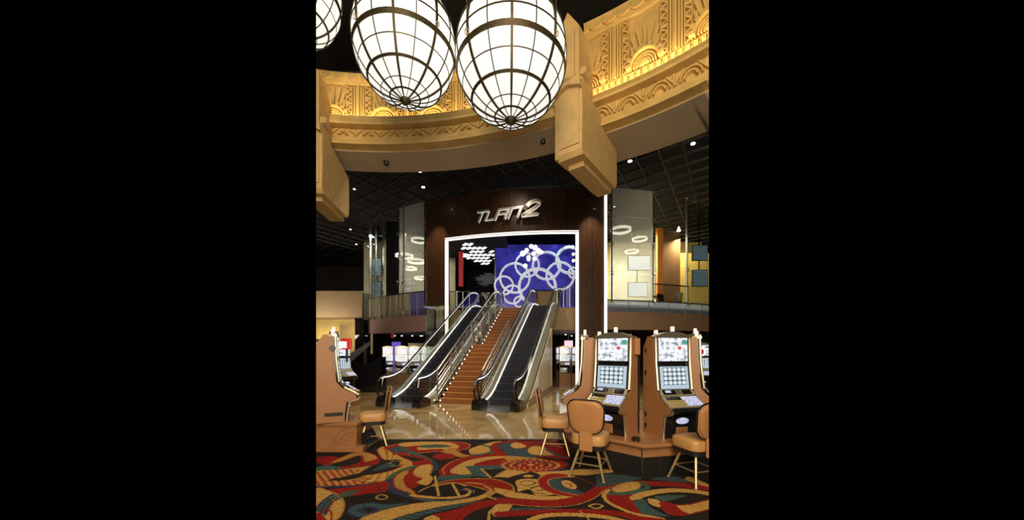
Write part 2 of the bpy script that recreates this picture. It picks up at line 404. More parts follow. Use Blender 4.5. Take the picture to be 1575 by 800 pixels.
# ---- the round building: wood front, glass drums, balcony
BC = (2.73, 33.2); BR = 17.2
def phi(px, R=BR):
    k = (px-CX)/F; lo, hi = -1.3, 1.3
    A = 1+k*k; B = -2*(BC[0]*k+BC[1]); Cc = BC[0]**2+BC[1]**2-R*R; disc = B*B-4*A*Cc
    Y = (-B-math.sqrt(max(0, disc)))/(2*A); return math.asin(max(-1, min(1, (k*Y-BC[0])/R)))
def drum(a0, a1, r0, r1, z0, z1, n=4):
    b = MB()
    for_in = []
    vs = []; 
    for i in range(n+1):
        a = a0+(a1-a0)*i/n
        for r, z in ((r0, z0), (r1, z0), (r1, z1), (r0, z1)): vs.append((BC[0]+r*math.sin(a), BC[1]-r*math.cos(a), z))
    fs = [(i*4+k, i*4+(k+1) % 4, (i+1)*4+(k+1) % 4, (i+1)*4+k) for i in range(n) for k in range(4)]+[(3, 2, 1, 0), tuple(n*4+k for k in range(4))]
    return b.add(vs, fs)
front = senode('wall_front')
aL, aR = phi(655), phi(931); pL, pR = phi(686), phi(889.5); ZP = 7.42
nl = 10
for i in range(nl):    # lintel panels
    a, e = aL+(aR-aL)*i/nl, aL+(aR-aL)*(i+1)/nl
    drum(a+.0004, e-.0004, BR, BR-.35, ZP+.95 if False else ZP, 9.5, 3).build('wood_panel', WOOD, front)
for a0, a1, k in ((aL, pL, 2), (pR, aR, 2)):
    for i in range(k):
        for z0, z1 in ((0, 1.9), (1.9, 4.1), (4.1, ZP)):
            a, e = a0+(a1-a0)*i/k, a0+(a1-a0)*(i+1)/k
            low = a0 == aL and z0 < 4
            drum(a+.0003, e-.0003, BR, BR-.35, z0+.004, z1-.004, 3).build('wood_panel', GLASSD if low else WOOD, front)
drum(aL-.002, aR+.002, BR+.05, BR-.3, 9.5, 9.58, 20).build('top_rail', STEEL, front)
# neon frame round the portal
pf = thing('portal_light_frame', 'tall white glowing light frame around the escalator opening', 'light frame')
tw = .13/BR
drum(pL, pR, BR+.10, BR-.02, ZP-.12, ZP+.01, 24).build('top_tube', WLIGHT, pf)
drum(pL, pR, BR+.13, BR+.05, ZP-.075, ZP-.055, 24).build('glass_seam', STEEL, pf)
drum(pL, pL+tw, BR+.10, BR-.02, 0.02, ZP-.14, 1).build('side_tube', WLIGHT, pf)
drum(pR-tw, pR, BR+.10, BR-.02, 0.02, ZP-.14, 1).build('side_tube', WLIGHT, pf)
o = drum(aR-.003, aR+.0035, BR+.08, BR-.02, 2.6, 9.2, 1).build('light_strip', WLIGHT, None); tag(o, 'thin vertical white light strip at the right edge of the dark wood front', 'light strip')
o = drum(aL-.002, aL+.001, BR+.05, BR-.02, 4.3, 9.2, 1).build('light_strip', STEEL, None); tag(o, 'thin dim vertical steel strip at the left edge of the dark wood front', 'edge strip')

# sign TURN2
def stroke(b, pts, wd, d0, d1, sh=.45):
    # raised ribbon along pts in sign plane (u right, v up), sheared
    P2 = [Vector((x+sh*y, y)) for x, y in pts]; L_, R_ = [], []
    for i, p in enumerate(P2):
        a = (P2[i]-P2[i-1]).normalized() if i else (P2[1]-P2[0]).normalized()
        c = (P2[i+1]-P2[i]).normalized() if i < len(P2)-1 else a
        n_ = Vector((-(a+c).y, (a+c).x)).normalized(); k = wd[i] if isinstance(wd, list) else wd
        k = k/2/max(.6, n_.dot(Vector((-a.y, a.x)))); L_.append(p+n_*k); R_.append(p-n_*k)
    for i in range(len(P2)-1):
        q = [L_[i], R_[i], R_[i+1], L_[i+1]]
        b.prism([(x, -d0, y) for x, y in q], [(x, -d1, y) for x, y in q])
sx, sy_ = BC[0]+BR*math.sin(phi(776)), BC[1]-BR*math.cos(phi(776))
sg = thing('portal_sign', 'slanted chrome TURN 2 sign on the dark wood above the opening', 'sign', (sx, sy_-.1, 8.00), -.08); sg.scale = (.95, 1, .86)
sg.rotation_euler = (0, -.055, phi(781)*1.0)
SIGN = mat('sign_chrome', (.62, .60, .57), .35, .35); SIGNE = mat('sign_edge_glow', (1, 1, 1), .3, emit=(.9, .86, .78), es=.55)  # glowing strips put in for the bright lower edges of the letters
SIGND = mat('sign_return', (.12, .11, .10), .3, .8)
H = .62
def letter(nm, strokes, wd):
    b = MB(); c = MB()
    for st in strokes: stroke(b, st, wd, .16, .04); 
    o = b.build(nm, SIGND, sg)
    e = MB()
    for st in strokes: stroke(e, st, wd, .165, .16)
    e.build('face', SIGN, o)
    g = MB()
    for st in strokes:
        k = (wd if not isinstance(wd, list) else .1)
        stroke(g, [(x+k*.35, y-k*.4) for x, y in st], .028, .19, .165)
    g.build('bright_edge', SIGNE, o)
letter('letter_t', [[(-1.62, H-.05), (-.98, H-.05)], [(-1.30, H-.05), (-1.30, 0)]], .15)
letter('letter_u', [[(-.98, H*.9), (-.98, .07), (-.55, .07)]], .15)
letter('letter_r', [[(-.46, 0), (-.46, H-.07), (.02, H-.07), (.02, H*.5), (-.40, H*.5)], [(-.02, H*.5), (.06, 0)]], .15)
letter('letter_n', [[(.20, 0), (.20, H-.07), (.68, H-.07), (.68, 0)]], .15)
two = [(.95, .56), (1.05, .72), (1.28, .80), (1.48, .72), (1.52, .58), (1.42, .42), (1.15, .22), (.92, .06)]
letter('digit_two', [two, [(.86, .06), (1.62, .06), (1.62, .14)]], .22)

# balcony slab and lower ceiling
SLB = senode('floor_upper')
drum(phi(568), aL, BR+.05, BR-.1, 2.77, 3.62, 16).build('fascia', PURPLE, SLB)
drum(aR, .62, BR+.05, BR-.1, 2.77, 3.62, 16).build('fascia', BROWNF, SLB)
drum(phi(568), aL-.001, BR-.1, 6, 2.80, 4.0, 16).build('slab', DARK, SLB)
drum(aR+.001, .62, BR-.1, 6, 2.80, 4.0, 16).build('slab', DARK, SLB)
# escalator frame of reference
DA = math.radians(-16.0); D = Vector((math.sin(-DA), math.cos(DA), 0)); NN = Vector((math.cos(DA), -math.sin(-DA), 0))
ERt = Vector((-.53, 9.74, 0)); ELt = Vector((-3.60, 10.41, 0)); LR = 4.0
def along(o, t, n=0, z=0): return o+D*t+NN*n+Vector((0, 0, z))
# landing slab of upper floor behind portal
q = [along(ELt, 8.3, -.9), along(ERt, 8.3, .72), Vector((5.5, 17.0, 0)), Vector((8, 26, 0)), Vector((-6, 26, 0)), Vector((-4.6, 18.4, 0))]
MB().prism([(p.x, p.y, 2.85) for p in q], [(p.x, p.y, 4.0) for p in q]).build('landing', mat('tan_fascia', (.36, .24, .12), .6, var=.05, vs=2), SLB)

# mullions, panes and clamps of the two glass drums
def drum_glass(nm, pxs, z0, z1, mats, rows, lab):
    root = senode(nm)
    for i in range(len(pxs)-1):
        a, e = phi(pxs[i]), phi(pxs[i+1])
        if not mats[i]: continue
        for k in range(rows):
            za, zb_ = z0+(z1-z0)*k/rows, z0+(z1-z0)*(k+1)/rows
            drum(a+.0006, e-.0006, BR, BR-.025, za+.01, zb_-.01, 3).build('pane', mats[i], root)
    for px in pxs:
        a = phi(px); drum(a-.0014, a+.0014, BR+.03, BR-.08, z0, z1, 1).build('mullion', STEEL, root)
        for k in range(rows+1):
            x, y = BC[0]+(BR+.05)*math.sin(a), BC[1]-(BR+.05)*math.cos(a); z = z0+(z1-z0)*k/rows
            b = MB()
            for sa in (-1, 1): b.tube([(x-.10, y, z-.10*sa), (x+.10, y, z+.10*sa)], .018, 5)
            b.build('clamp', STEEL, root)
    return root
drum_glass('window_1', [569, 577.5, 588.5], 3.7, 9.3, [GLASSD, GLASSD], 4, '')
drum_glass('window_2', [614, 621, 653.5], 4.1, 9.55, [FRIT, FRIT], 4, '')
drum_glass('window_3', [941, 1004.5], 4.1, 9.55, [FRIT], 4, '')
drum_glass('window_4', [1057, 1100], 4.1, 9.4, [GLASSD], 3, '')
def railing(px0, px1, n, m, nm, lab, z0=3.62, z1=4.75, mat2=None, r=BR+.02):
    root = thing(nm, lab, 'railing')
    a0, a1 = phi(px0), phi(px1)
    for i in range(n):
        a, e = a0+(a1-a0)*i/n, a0+(a1-a0)*(i+1)/n
        drum(a+.0008, e-.0008, r, r-.02, z0, z1, 2).build('glass_panel', m if not (mat2 and i >= n-2) else mat2, root)
        drum(a-.0006, a+.0006, r+.02, r-.04, z0, z1, 1).build('post', STEEL, root)
    drum(a0, a1, r+.02, r-.04, z1, z1+.04, 20).build('top_rail', STEEL, root)
railing(569, 654, 9, glass_mat('balcony_glass_left', (.85, .84, .75), .1, .38, (.62, .56, .40)), 'balcony_railing', 'left curved glass balcony railing, its last panels glowing violet', 3.62, 4.85, FRITP)
railing(933, 1098, 6, FRIT2, 'balcony_railing', 'right curved low band of blue grey glass above the brown fascia', 3.62, 4.16)
hr = thing('handrail', 'slim steel handrail bar across the open bay between the right glass drums', 'handrail')
drum(phi(1005), phi(1060), BR+.02, BR-.03, 5.0, 5.05, 8).build('bar', STEEL, hr)
drum(phi(1005), phi(1060), BR+.0, BR-.015, 4.2, 4.98, 8).build('glass_panel', GLASS, hr)

# ---- rooms behind
struct(MB().box((-2, 33, 5), (60, .2, 12)).build('wall_back', mat('far_wall', (.03, .02, .014), .7, var=.4, vs=.6)))
# upper lounge right
struct(MB().box((9.2, 24.5, 6.8), (9, .2, 5.6)).build('wall_right', INTY))
struct(MB().box((8.5, 19.5, 6.4), (.32, .25, 4.8)).build('trim_7', ORANGE))
struct(MB().box((9.45, 20.4, 6.5), (1.25, .3, 4.9)).build('trim_8', INTB))
struct(MB().box((11.6, 21.5, 6.0), (2.6, .2, 3.9)).build('trim_9', mat('olive_gold_wall', (.34, .26, .09), .6, var=.2, vs=1.5)))
struct(MB().box((5.0, 22, 6.7), (.2, 5, 5.4)).build('trim_10', INTY))
struct(MB().box((8.6, 24.2, 6.8), (3.2, .1, 5.4)).build('trim_17', mat('pale_lounge_wall', (.72, .70, .62), .6, var=.1, vs=1)))
spot((7.4, 21.5, 9.0), (8.6, 24.2, 6.2), 500, (.95, .97, 1), 70, 1)  # added spot brightening the pale wall behind the frosted pane
spot((-9.8, 20.9, 3.5), (-10.5, 23, 2.5), 90, WARM, 70, 1)  # added spot on the otherwise unlit box in the far left hall
# upper lounge left
struct(MB().box((-7.4, 24.5, 6.9), (6.6, .2, 5.8)).build('wall_left', mat('lounge_wall_left', (.26, .22, .13), .6, var=.2, vs=1.2)))
struct(MB().box((-6.72, 19.6, 6.6), (1.05, .3, 5.2)).build('trim_11', BLACK))  # black box put in for the dark gap between the glass bays
# blue feature wall
BW = 22.0
def bluewall():
    m = bpy.data.materials.new('blue_backlit_wall'); m.use_nodes = True; n = m.node_tree.nodes; L = m.node_tree.links; b = n['Principled BSDF']
    g = n.new('ShaderNodeTexCoord'); t = n.new('ShaderNodeTexNoise'); t.inputs['Scale'].default_value = .9; t.inputs['Detail'].default_value = 6
    L.new(g.outputs['Object'], t.inputs[0]); r = n.new('ShaderNodeValToRGB')
    r.color_ramp.elements[0].position = .3; r.color_ramp.elements[0].color = (.014, .012, .11, 1)
    r.color_ramp.elements[1].position = .75; r.color_ramp.elements[1].color = (.045, .04, .36, 1)
    L.new(t.outputs[0], r.inputs[0]); L.new(r.outputs[0], b.inputs['Base Color']); L.new(r.outputs[0], b.inputs['Emission Color'])
    b.inputs['Emission Strength'].default_value = .8; b.inputs['Roughness'].default_value = .15; return m
p0, p1 = P(761.5, 470, BW), P(884, 375, BW)
fw = senode('wall_feature')
nx, nz = 5, 3
for i in range(nx):
    for j in range(nz):
        MB().box((p0.x+(p1.x-p0.x)*(i+.5)/nx, BW+.2, p0.z-.7+(p1.z-p0.z+.7)*(j+.5)/nz), ((p1.x-p0.x)/nx-.008, .1, (p1.z-p0.z+.7)/nz-.012)).build('wall_panel', bluewall() if 'blue_backlit_wall' not in bpy.data.materials else bpy.data.materials['blue_backlit_wall'], fw)
MB().box((p0.x, BW+.1, (p0.z+p1.z)/2), (.08, .2, p1.z-p0.z)).build('edge_trim', STEEL, fw)
art = thing('ring_artwork', 'overlapping white rings across the blue wall above the escalators', 'wall art')
for cx_, cy_, r_, k in ((792, 427, 22.6, .075), (775, 438.6, 14, .065), (788.4, 452.6, 14, .065), (811, 407, 18, .07), (826.7, 441, 28, .105), (840.8, 408, 21, .085), (876.7, 399.5, 20, .10), (862, 424, 21, .08), (883, 419, 8, .06), (799, 464, 8, .06)):
    if not r_: continue
    c = P(cx_, cy_, BW-.1); R = r_/F*BW; b = MB()
    b.tube([(c.x+R*math.cos(a), c.y+.10+random.uniform(-.001, .001), c.z+R*math.sin(a)) for a in [2*PI*i/40 for i in range(40)]], k, 6, True)
    b.build('ring', RINGW, art, True)
BL = ['topmost bubble lamp of the cluster before the blue wall', 'bubble lamp just right of the topmost one in the cluster', 'rightmost upper bubble lamp in the cluster, largest', 'upper left bubble lamp of the cluster, above the leftmost', 'leftmost bubble lamp of the cluster before the blue wall', 'bubble lamp right of centre in the cluster before the blue wall', 'central bubble lamp of the cluster, upper of two touching', 'central bubble lamp of the cluster, lower of two touching', 'lower right bubble lamp of the cluster before the blue wall', 'bubble lamp hanging lowest, well below the cluster', 'bubble lamp at the right rim of the cluster', 'upper of three bubble lamps at the right portal post', 'middle of three bubble lamps at the right portal post', 'lowest of three bubble lamps at the right portal post']
for i, (x, y, r_) in enumerate(((817, 379, 4), (823, 381, 5), (828, 386, 5), (810, 385, 4), (804, 390, 5), (821, 390, 4), (813, 396, 4), (813, 399, 3.5), (822, 398, 4), (808, 409, 4), (833, 388, 3.5), (881, 380, 3), (882, 391, 3), (882, 401, 3))):
    YB = BW-.9-(i*3 % 5)*.42; c = P(x, y, YB); R = .88*r_/F*YB; g_ = 'bubble lamps hanging before the blue wall'
    t_ = thing('bubble_lamp', BL[i], 'lamp', c, 0, g_)
    MB().lathe([(R*math.sin(a), -R*math.cos(a)) for a in [PI*(k+.2)/8.4 for k in range(9)]], 14).build('globe', BULB, t_, True)
    MB().tube([(0, 0, R), (0, 0, 9.95-c.z)], .008, 4).build('cable', BLACK, t_)
for x, y in ((778, 388), (802, 392), (855, 384), (875, 388)): 
    c = P(x, y, BW-.35); spot((c.x, c.y-.0, c.z+.9), (c.x, BW+.2, c.z-.3), 70, (.5, 1, .9), 60, 1)
# dark mirror room left of blue wall
struct(MB().box((-4.3, 27.8, 6.5), (8.0, .2, 6)).build('trim_12', BLACKG))
c = P(709, 414, 19.2)
o = MB().box((c.x, c.y, c.z), (.24, .15, 1.95)).build('neon_column', REDL); tag(o, 'tall red glowing column at the left inside the portal', 'column light')
lg = thing('lattice_light', 'bright white diamond grid ceiling light inside the portal', 'ceiling light')
c0, c1 = P(716, 378, 21.5), P(760, 378, 21.5)
LGM = mat('ceiling_light_sheet', (1, 1, 1), .3, emit=(.95, .97, 1), es=1.1)
zc = 8.45
for i in range(7):
    for j in range(7):
        if (i-3)**2+(j-3)**2 > 12 or random.random() < .12: continue
        x = -2.25+(i-3)*.33+(j-3)*.12; y = 23.6+(j-3)*.78
        MB().box((0, 0, 0), (.21, .50, .03), Rz(.5).to_3x3()).build('diffuser', LGM, lg).location = (x, y, zc)
struct(MB().box((-2.6, 23.4, zc+.1), (4.6, 7.5, .1)).build('ceiling_upper', DARK))

# ---- far left hall
struct(MB().box((-13.8, 20, 4.5), (10.1, .6, 1.5)).build('trim_13', BEIGE))
struct(MB().box((-13.8, 20.05, 3.74), (10.1, .62, .10)).build('trim_14', mat('brown_edge', (.3, .2, .12), .7)))
struct(MB().box((-15.0, 24, 2.75), (8.0, .3, 2.5)).build('wall_far', YELW))
struct(MB().box((-10.6, 23.0, 2.55), (2.05, .5, 2.0)).build('trim_15', YELW))
struct(MB().box((-8.95, 20.3, 2.6), (.5, 1.0, 5.2)).build('trim_16', BLACKG))
spot((-11.2, 23.6, 1.6), (-11.6, 24, 3), 0.1, WARM, 100)
area((-12.4, 22.9, 1.7), (-12.6, 23.9, 3.2), 2.4, 95, (1, .78, .38), sy=.3)
area((-11.0, 18.6, 2.6), (-11.2, 20, 4.8), 3, 80, WARM2, sy=.5)

# area fills added in the lounges to brighten the glass drums
area((6.3, 20.2, 8.6), (6.5, 21, 5), 2.0, 900, (1, .92, .62))
area((10.5, 20.0, 8.4), (11.2, 22, 5), 1.5, 230, (1, .82, .4))
area((-5.4, 20.6, 8.8), (-5.8, 21.6, 5.5), 1.8, 420, (1, .93, .72))
area((-8.3, 20.6, 8.8), (-8.4, 21.6, 5.5), 1.2, 160, (.7, .85, 1))

# ================================================================== PENDANT LAMPS
def pendant_parts():
    A, B_ = 1.0, 1.1
    lats = [-78, -70, -62.5, -54, -45, -37, -29, -21, -13, -5, 2, 12, 24, 38, 55]
    panes = []
    bands = [(-86, -73), (-73, -62.5), (-62.5, -45), (-45, -29), (-29, -13), (-13, 2), (2, 18), (18, 34), (34, 52), (52, 74)]
    def pt(l, a, k=1.0): l = math.radians(l); return Vector((A*k*math.cos(l)*math.sin(a), -A*k*math.cos(l)*math.cos(a), B_*k*math.sin(l)))
    w16 = 2*PI/16
    for l0, l1 in bands:
        b = MB(); vs = []; n = 3; m = 4
        for i in range(m+1):
            for j in range(n+1): vs.append(pt(l0+(l1-l0)*i/m, w16*j/n, .985))
        b.add(vs, [(i*(n+1)+j, i*(n+1)+j+1, (i+1)*(n+1)+j+1, (i+1)*(n+1)+j) for i in range(m) for j in range(n)])
        panes.append(b)
    def band(l, wd, th):
        b = MB(); l0 = l-wd/2; l1 = l+wd/2; n = 48; vs = []
        for i in range(n):
            a = 2*PI*i/n
            vs += [pt(l0, a, .985), pt(l1, a, .985), pt(l1, a, .985+th), pt(l0, a, .985+th)]
        return b.add(vs, [(i*4+k, i*4+(k+1) % 4, ((i+1) % n)*4+(k+1) % 4, ((i+1) % n)*4+k) for i in range(n) for k in range(4)])
    rings = [(band(-13, 4.6, .012), 'ring_band'), (band(-29, .9, .006), 'ring_band'), (band(-45, 2.6, .012), 'ring_band'), (band(-62.5, .8, .006), 'ring_band'),
             (band(-73, 1.6, .014), 'ring_band'), (band(2, .9, .015), 'ring_band'), (band(18, 2.2, .025), 'ring_band'), (band(34, .9, .015), 'ring_band'), (band(52, 2, .025), 'ring_band')]
    thick = MB(); thin = MB()
    for b, k, th, hi in ((thick, .020, .008, 82), (thin, .0065, .003, 82)):
        vs = []; n = 30; ln = -86
        for i in range(n+1):
            l = ln+(hi-ln)*i/n; p = pt(l, 0); q = pt(l, 0, 1+th); p = p*.985
            kk = k*min(1, .35+.65*math.cos(math.radians(l))*1.6)
            vs += [p+Vector((-kk, 0, 0)), p+Vector((kk, 0, 0)), q+Vector((kk, 0, 0)), q+Vector((-kk, 0, 0))]
        b.add(vs, [(i*4+j, i*4+(j+1) % 4, (i+1)*4+(j+1) % 4, (i+1)*4+j) for i in range(n) for j in range(4)])
    return panes, rings, thick, thin
PP = pendant_parts()
def pendant(label, loc, rz):
    t = thing('globe_pendant', label, 'pendant lamp', loc, rz, None)
    return t
pend = pendant('large glowing globe pendant hanging rightmost, in front, with dark bronze ribs', (-.02, 6.1, EYE+5.255), .02)
for b in PP[0]:
    o = b.build('pane', OPAL, pend, True)
    for i in range(1, 16): share(o, pend, Rz(2*PI*i/16))
for b, n_ in PP[1]: b.build(n_, BRONZE, pend, True)
o = PP[2].build('rib', BRONZE, pend, True)
for i in range(1, 8): share(o, pend, Rz(2*PI*i/8))
o = PP[3].build('slim_rib', BRONZE, pend, True)
for i in range(8):
    M = Rz(2*PI*(i+.5)/8)
    if i == 0: o.matrix_local = M
    else: share(o, pend, M)
MB().lathe([(.01, -1.19), (.05, -1.16), (.10, -1.11), (.11, -1.08), (.05, -1.06), (.02, -1.05)], 16).build('bottom_hub', BRONZE, pend, True)
MB().lathe([(.02, 1.05), (.22, 1.07), (.16, 1.16), (.05, 1.2)], 16).build('top_cap', BRONZE, pend, True)
p2 = copy_tree(pend); place(p2, (-2.13, 6.75, EYE+6.09), .10, 'large glowing globe pendant hanging in the middle, partly behind the rightmost globe')
p3 = copy_tree(pend); place(p3, (-4.97, 7.7, EYE+8.22), .3, 'partly visible glowing globe pendant cut off in the upper left corner')

for pd in (pend, p2, p3):
    L_ = 11.84-pd.location.z
    for k in range(4):
        a = PI/4+k*PI/2; x, y, z = 1.01*math.cos(a), 1.01*math.sin(a), -.24
        c = MB().tube([(x, y, z+.12), (x, y, L_)], .007, 5).build('suspension_cable', STEEL, pd)
        MB().tube([(x+.03*math.cos(q), y, z+.06+.05*math.sin(q)) for q in [2*PI*i/10 for i in range(10)]], .009, 5, True).build('shackle', BRASS, c)

# dome cameras under the ring soffit
dc = thing('dome_camera', 'small black dome camera under the ring soffit above the left glass drum', 'camera', P(594.5, 256, 9.75))
dc.location.z = 7.22
MB().lathe([(.10, .02), (.10, -.02), (.07, -.03)], 12).build('mount', STEEL, dc, True)
MB().lathe([(.075, -.03), (.075, -.07), (.055, -.115), (.02, -.135)], 12).build('dome', BLACKG, dc, True)
d2 = copy_tree(dc); d2.location = (.80, 8.75, 7.22); d2['label'] = 'small black dome camera under the ring soffit just left of the large pier'

# downlights in the lattice ceiling
dl = thing('downlight', 'x', 'downlight', (0, 0, 0))
MB().lathe([(.09, .10), (.11, .10), (.11, 0), (.085, 0)], 12).build('trim_ring', STEEL, dl, True)
MB().lathe([(.075, -.004), (.075, -.012)], 12).build('lens', DLM, dl)
dls = [(969, 248, 9.5, 1.0, 'bright downlight in the dark lattice ceiling just right of the large pier'), (1066, 221, 9.5, 1.0, 'bright downlight in the dark lattice ceiling near the right edge'),
       (651, 288, 9.5, 1.0, 'small downlight in the dark ceiling above the left glass drum'), (646, 264, 9.5, .8, 'small downlight tucked at the ring edge above the left glass drum'),
       (545, 291, 9.5, .6, 'tiny downlight in the dark ceiling beside the left pier'), (539, 353, 9.5, .7, 'upper tiny downlight in the dark beyond the left pier'),
       (548, 376, 9.5, .7, 'lower tiny downlight in the dark beyond the left pier'), (945, 318, 9.5, .5, 'small downlight reflected high behind the right frosted pane')]
for i, (x, y, z, s_, lab) in enumerate(dls):
    Y = (z-EYE)*F/(HY-y); c = P(x, y, Y); o = dl if i == 0 else copy_tree(dl); place(o, c, 0, lab, None, s_)
under = [(607, 522), (618, 524), (634, 522), (649, 520), (647, 527), (870, 515), (879, 518)]
for ui, (x, y) in enumerate(under):
    z = 2.77; Y = (z-EYE)*F/(HY-y); c = P(x, y, Y)
    if Y > 23: Y = 23; c = P(x, y, Y)
    o = copy_tree(dl); place(o, (c.x, Y, 2.785), 0, 'tiny downlight under the '+('left' if x < 700 else 'right')+' balcony, '+['leftmost of five', 'second from the left', 'third from the left', 'second from the right', 'rightmost of five', 'left of the pair by the post', 'right of the pair by the post'][[0, 1, 2, 4, 3, 5, 6][ui]], 'downlights under the balcony', .8)

# chandeliers: stacked glowing drum rings in the lounges
ch = thing('ring_chandelier', 'x', 'chandelier', (0, 0, 0))
vs = [(.50, -.07), (.50, .07), (.47, .07), (.47, -.07)]
b = MB(); n = 28
b.add([(r*math.cos(2*PI*i/n), r*math.sin(2*PI*i/n), z) for i in range(n) for r, z in vs], [(i*4+k, i*4+(k+1) % 4, ((i+1) % n)*4+(k+1) % 4, ((i+1) % n)*4+k) for i in range(n) for k in range(4)])
b.build('lit_drum', LAMPW, ch, True)
for k in range(3):
    a = 2*PI*k/3; MB().tube([(.48*math.cos(a), .48*math.sin(a), .07), (0, 0, .9)], .006, 4).build('hanging_wire', BLACK, ch)
ROD = None
chs = [(955, 354, 17.8, 1.05, 'reflected ring chandelier modelled behind the right frosted pane, top of three'), (984, 368, 18.3, .8, 'reflected ring chandelier modelled behind the right frosted pane, middle and right of three'),  # first three are reflections in the glass, built as lamps behind it
       (972, 387, 18.8, .75, 'reflected ring chandelier modelled behind the right frosted pane, lowest of three'),
       (645, 370, 19.0, .9, 'ring chandelier at the right edge behind the left glass drum, highest'), (622, 394, 19.5, 1.0, 'ring chandelier overlapping the mullion of the left glass drum'),
       (640, 402, 20.0, 1.0, 'ring chandelier in the middle of the left glass drum cluster'), (631, 413, 20.5, .8, 'small ring chandelier below the left glass drum cluster'),
       (647, 428, 21.0, .8, 'lowest ring chandelier at the right edge behind the left glass drum')]
rods = []
for i, (x, y, Y, s_, lab) in enumerate(chs):
    o = ch if i == 0 else copy_tree(ch); c = P(x, y, Y); place(o, c, 0, lab, None, s_); rods.append((o, (9.95-c.z)/s_))
o = copy_tree(ch); place(o, P(714, 393, 20.5), 0, 'white ring lamp beside the red column inside the portal', None, .55); rods.append((o, (8.5-o.location.z)/.55))
for o, hh in rods: MB().tube([(0, 0, .9), (0, 0, hh)], .01, 5).build('rod', BLACK, o)
# television screens
def tv(x0, y0, x1, y1, Y, lab, m=TVM, cat='television'):
    a, c = P(x0, y1, Y), P(x1, y0, Y); t = thing('television', lab, cat, ((a.x+c.x)/2, Y, a.z))
    w_, h_ = c.x-a.x, c.z-a.z
    MB().box((0, .05, h_/2), (w_+.08, .07, h_+.08), bev=.01).build('frame', BLACKG, t)
    MB().box((0, .005, h_/2), (w_, .02, h_)).build('screen', m, t)
    MB().box((0, .12, (9.9-a.z)/2+h_/2), (.05, .05, 9.9-a.z-h_)).build('ceiling_pole', BLACK, t)
tv(967, 394, 1000, 415, 20.0, 'reflection of a bright television screen modelled behind the right frosted pane, upper')  # this screen and the next stand in for reflections in the glass
tv(967, 435, 995, 456, 20.0, 'reflection of a bright television screen modelled behind the right frosted pane, lower')
SKY = mat('aqua_screen', (.1, .1, .1), .2, emit=(.12, .20, .24), es=.55, var=.5)
tv(1066, 378, 1088, 400, 19.0, 'dim blue screen behind the glass drum at the right edge, upper', SKY, 'screen')
tv(1066, 416, 1088, 440, 19.0, 'dim blue screen behind the glass drum at the right edge, lower', SKY, 'screen')
tv(573, 398, 586, 424, 21.5, 'dim blue screen in the leftmost glass drum bay, upper', SKY, 'screen')
tv(573, 434, 586, 462, 21.5, 'dim blue screen in the leftmost glass drum bay, lower', SKY, 'screen')
for y0, lab in ((433, 'upper'), (447, 'lower')):
    a = P(628, y0, 24.36); t = thing('light_scribble', 'pale violet neon squiggle in the left glass drum, '+lab, 'neon light', a)
    NV = mat('violet_neon', (.5, .5, 1), .4, emit=(.65, .68, 1), es=1.1)
    MB().tube([(-.55, 0, 0), (-.1, 0, .10), (.15, 0, .22), (.05, 0, -.18), (.45, 0, -.1)], .03, 5).build('tube', NV, t)
    MB().tube([(-.5, 0, .2), (-.5, 0, -.22)], .03, 5).build('tube', NV, t)
# lounge chairs beside the rail
spot((9.4, 18.4, 8.6), (9.0, 19.4, 5), 60, WARM2, 60)
lc = thing('lounge_chair', 'dark lounge chair behind the bare right rail, left of the pair', 'chair', (P(1022, 462, 18.9).x, 18.9, 4.0), .5)
MB().box((0, 0, .42), (.5, .5, .1), bev=.03).build('seat', BLACK, lc)
MB().box((0, .25, .72), (.5, .08, .55), Matrix.Rotation(-.15, 3, 'X'), .03).build('backrest', BLACK, lc)
for a in (-1, 1):
    for c in (-1, 1): MB().box((a*.2, c*.2, .19), (.04, .04, .38)).build('leg', BLACK, lc)
o = copy_tree(lc); place(o, (P(1038, 462, 18.8).x, 18.8, 4.0), -1.2, 'dark lounge chair behind the bare right rail, right of the pair')
bt = thing('bar_table', 'small dark table behind the bare right rail', 'table', (P(1010, 462, 18.7).x, 18.7, 4.0))
MB().lathe([(.35, .74), (.35, .77)], 16).build('tabletop', BLACKG, bt); MB().lathe([(.2, 0), (.03, .04), (.03, .74)], 10).build('pedestal', BLACK, bt)
sp = thing('pendant_spot', 'small white conical pendant in the right lounge', 'pendant lamp', P(1044, 356, 20))
MB().lathe([(.10, 0), (.12, .03), (.04, .25), (.02, .3)], 12).build('shade', LAMPW, sp, True); MB().tube([(0, 0, .3), (0, 0, 1.9)], .008, 4).build('cord', BLACK, sp)

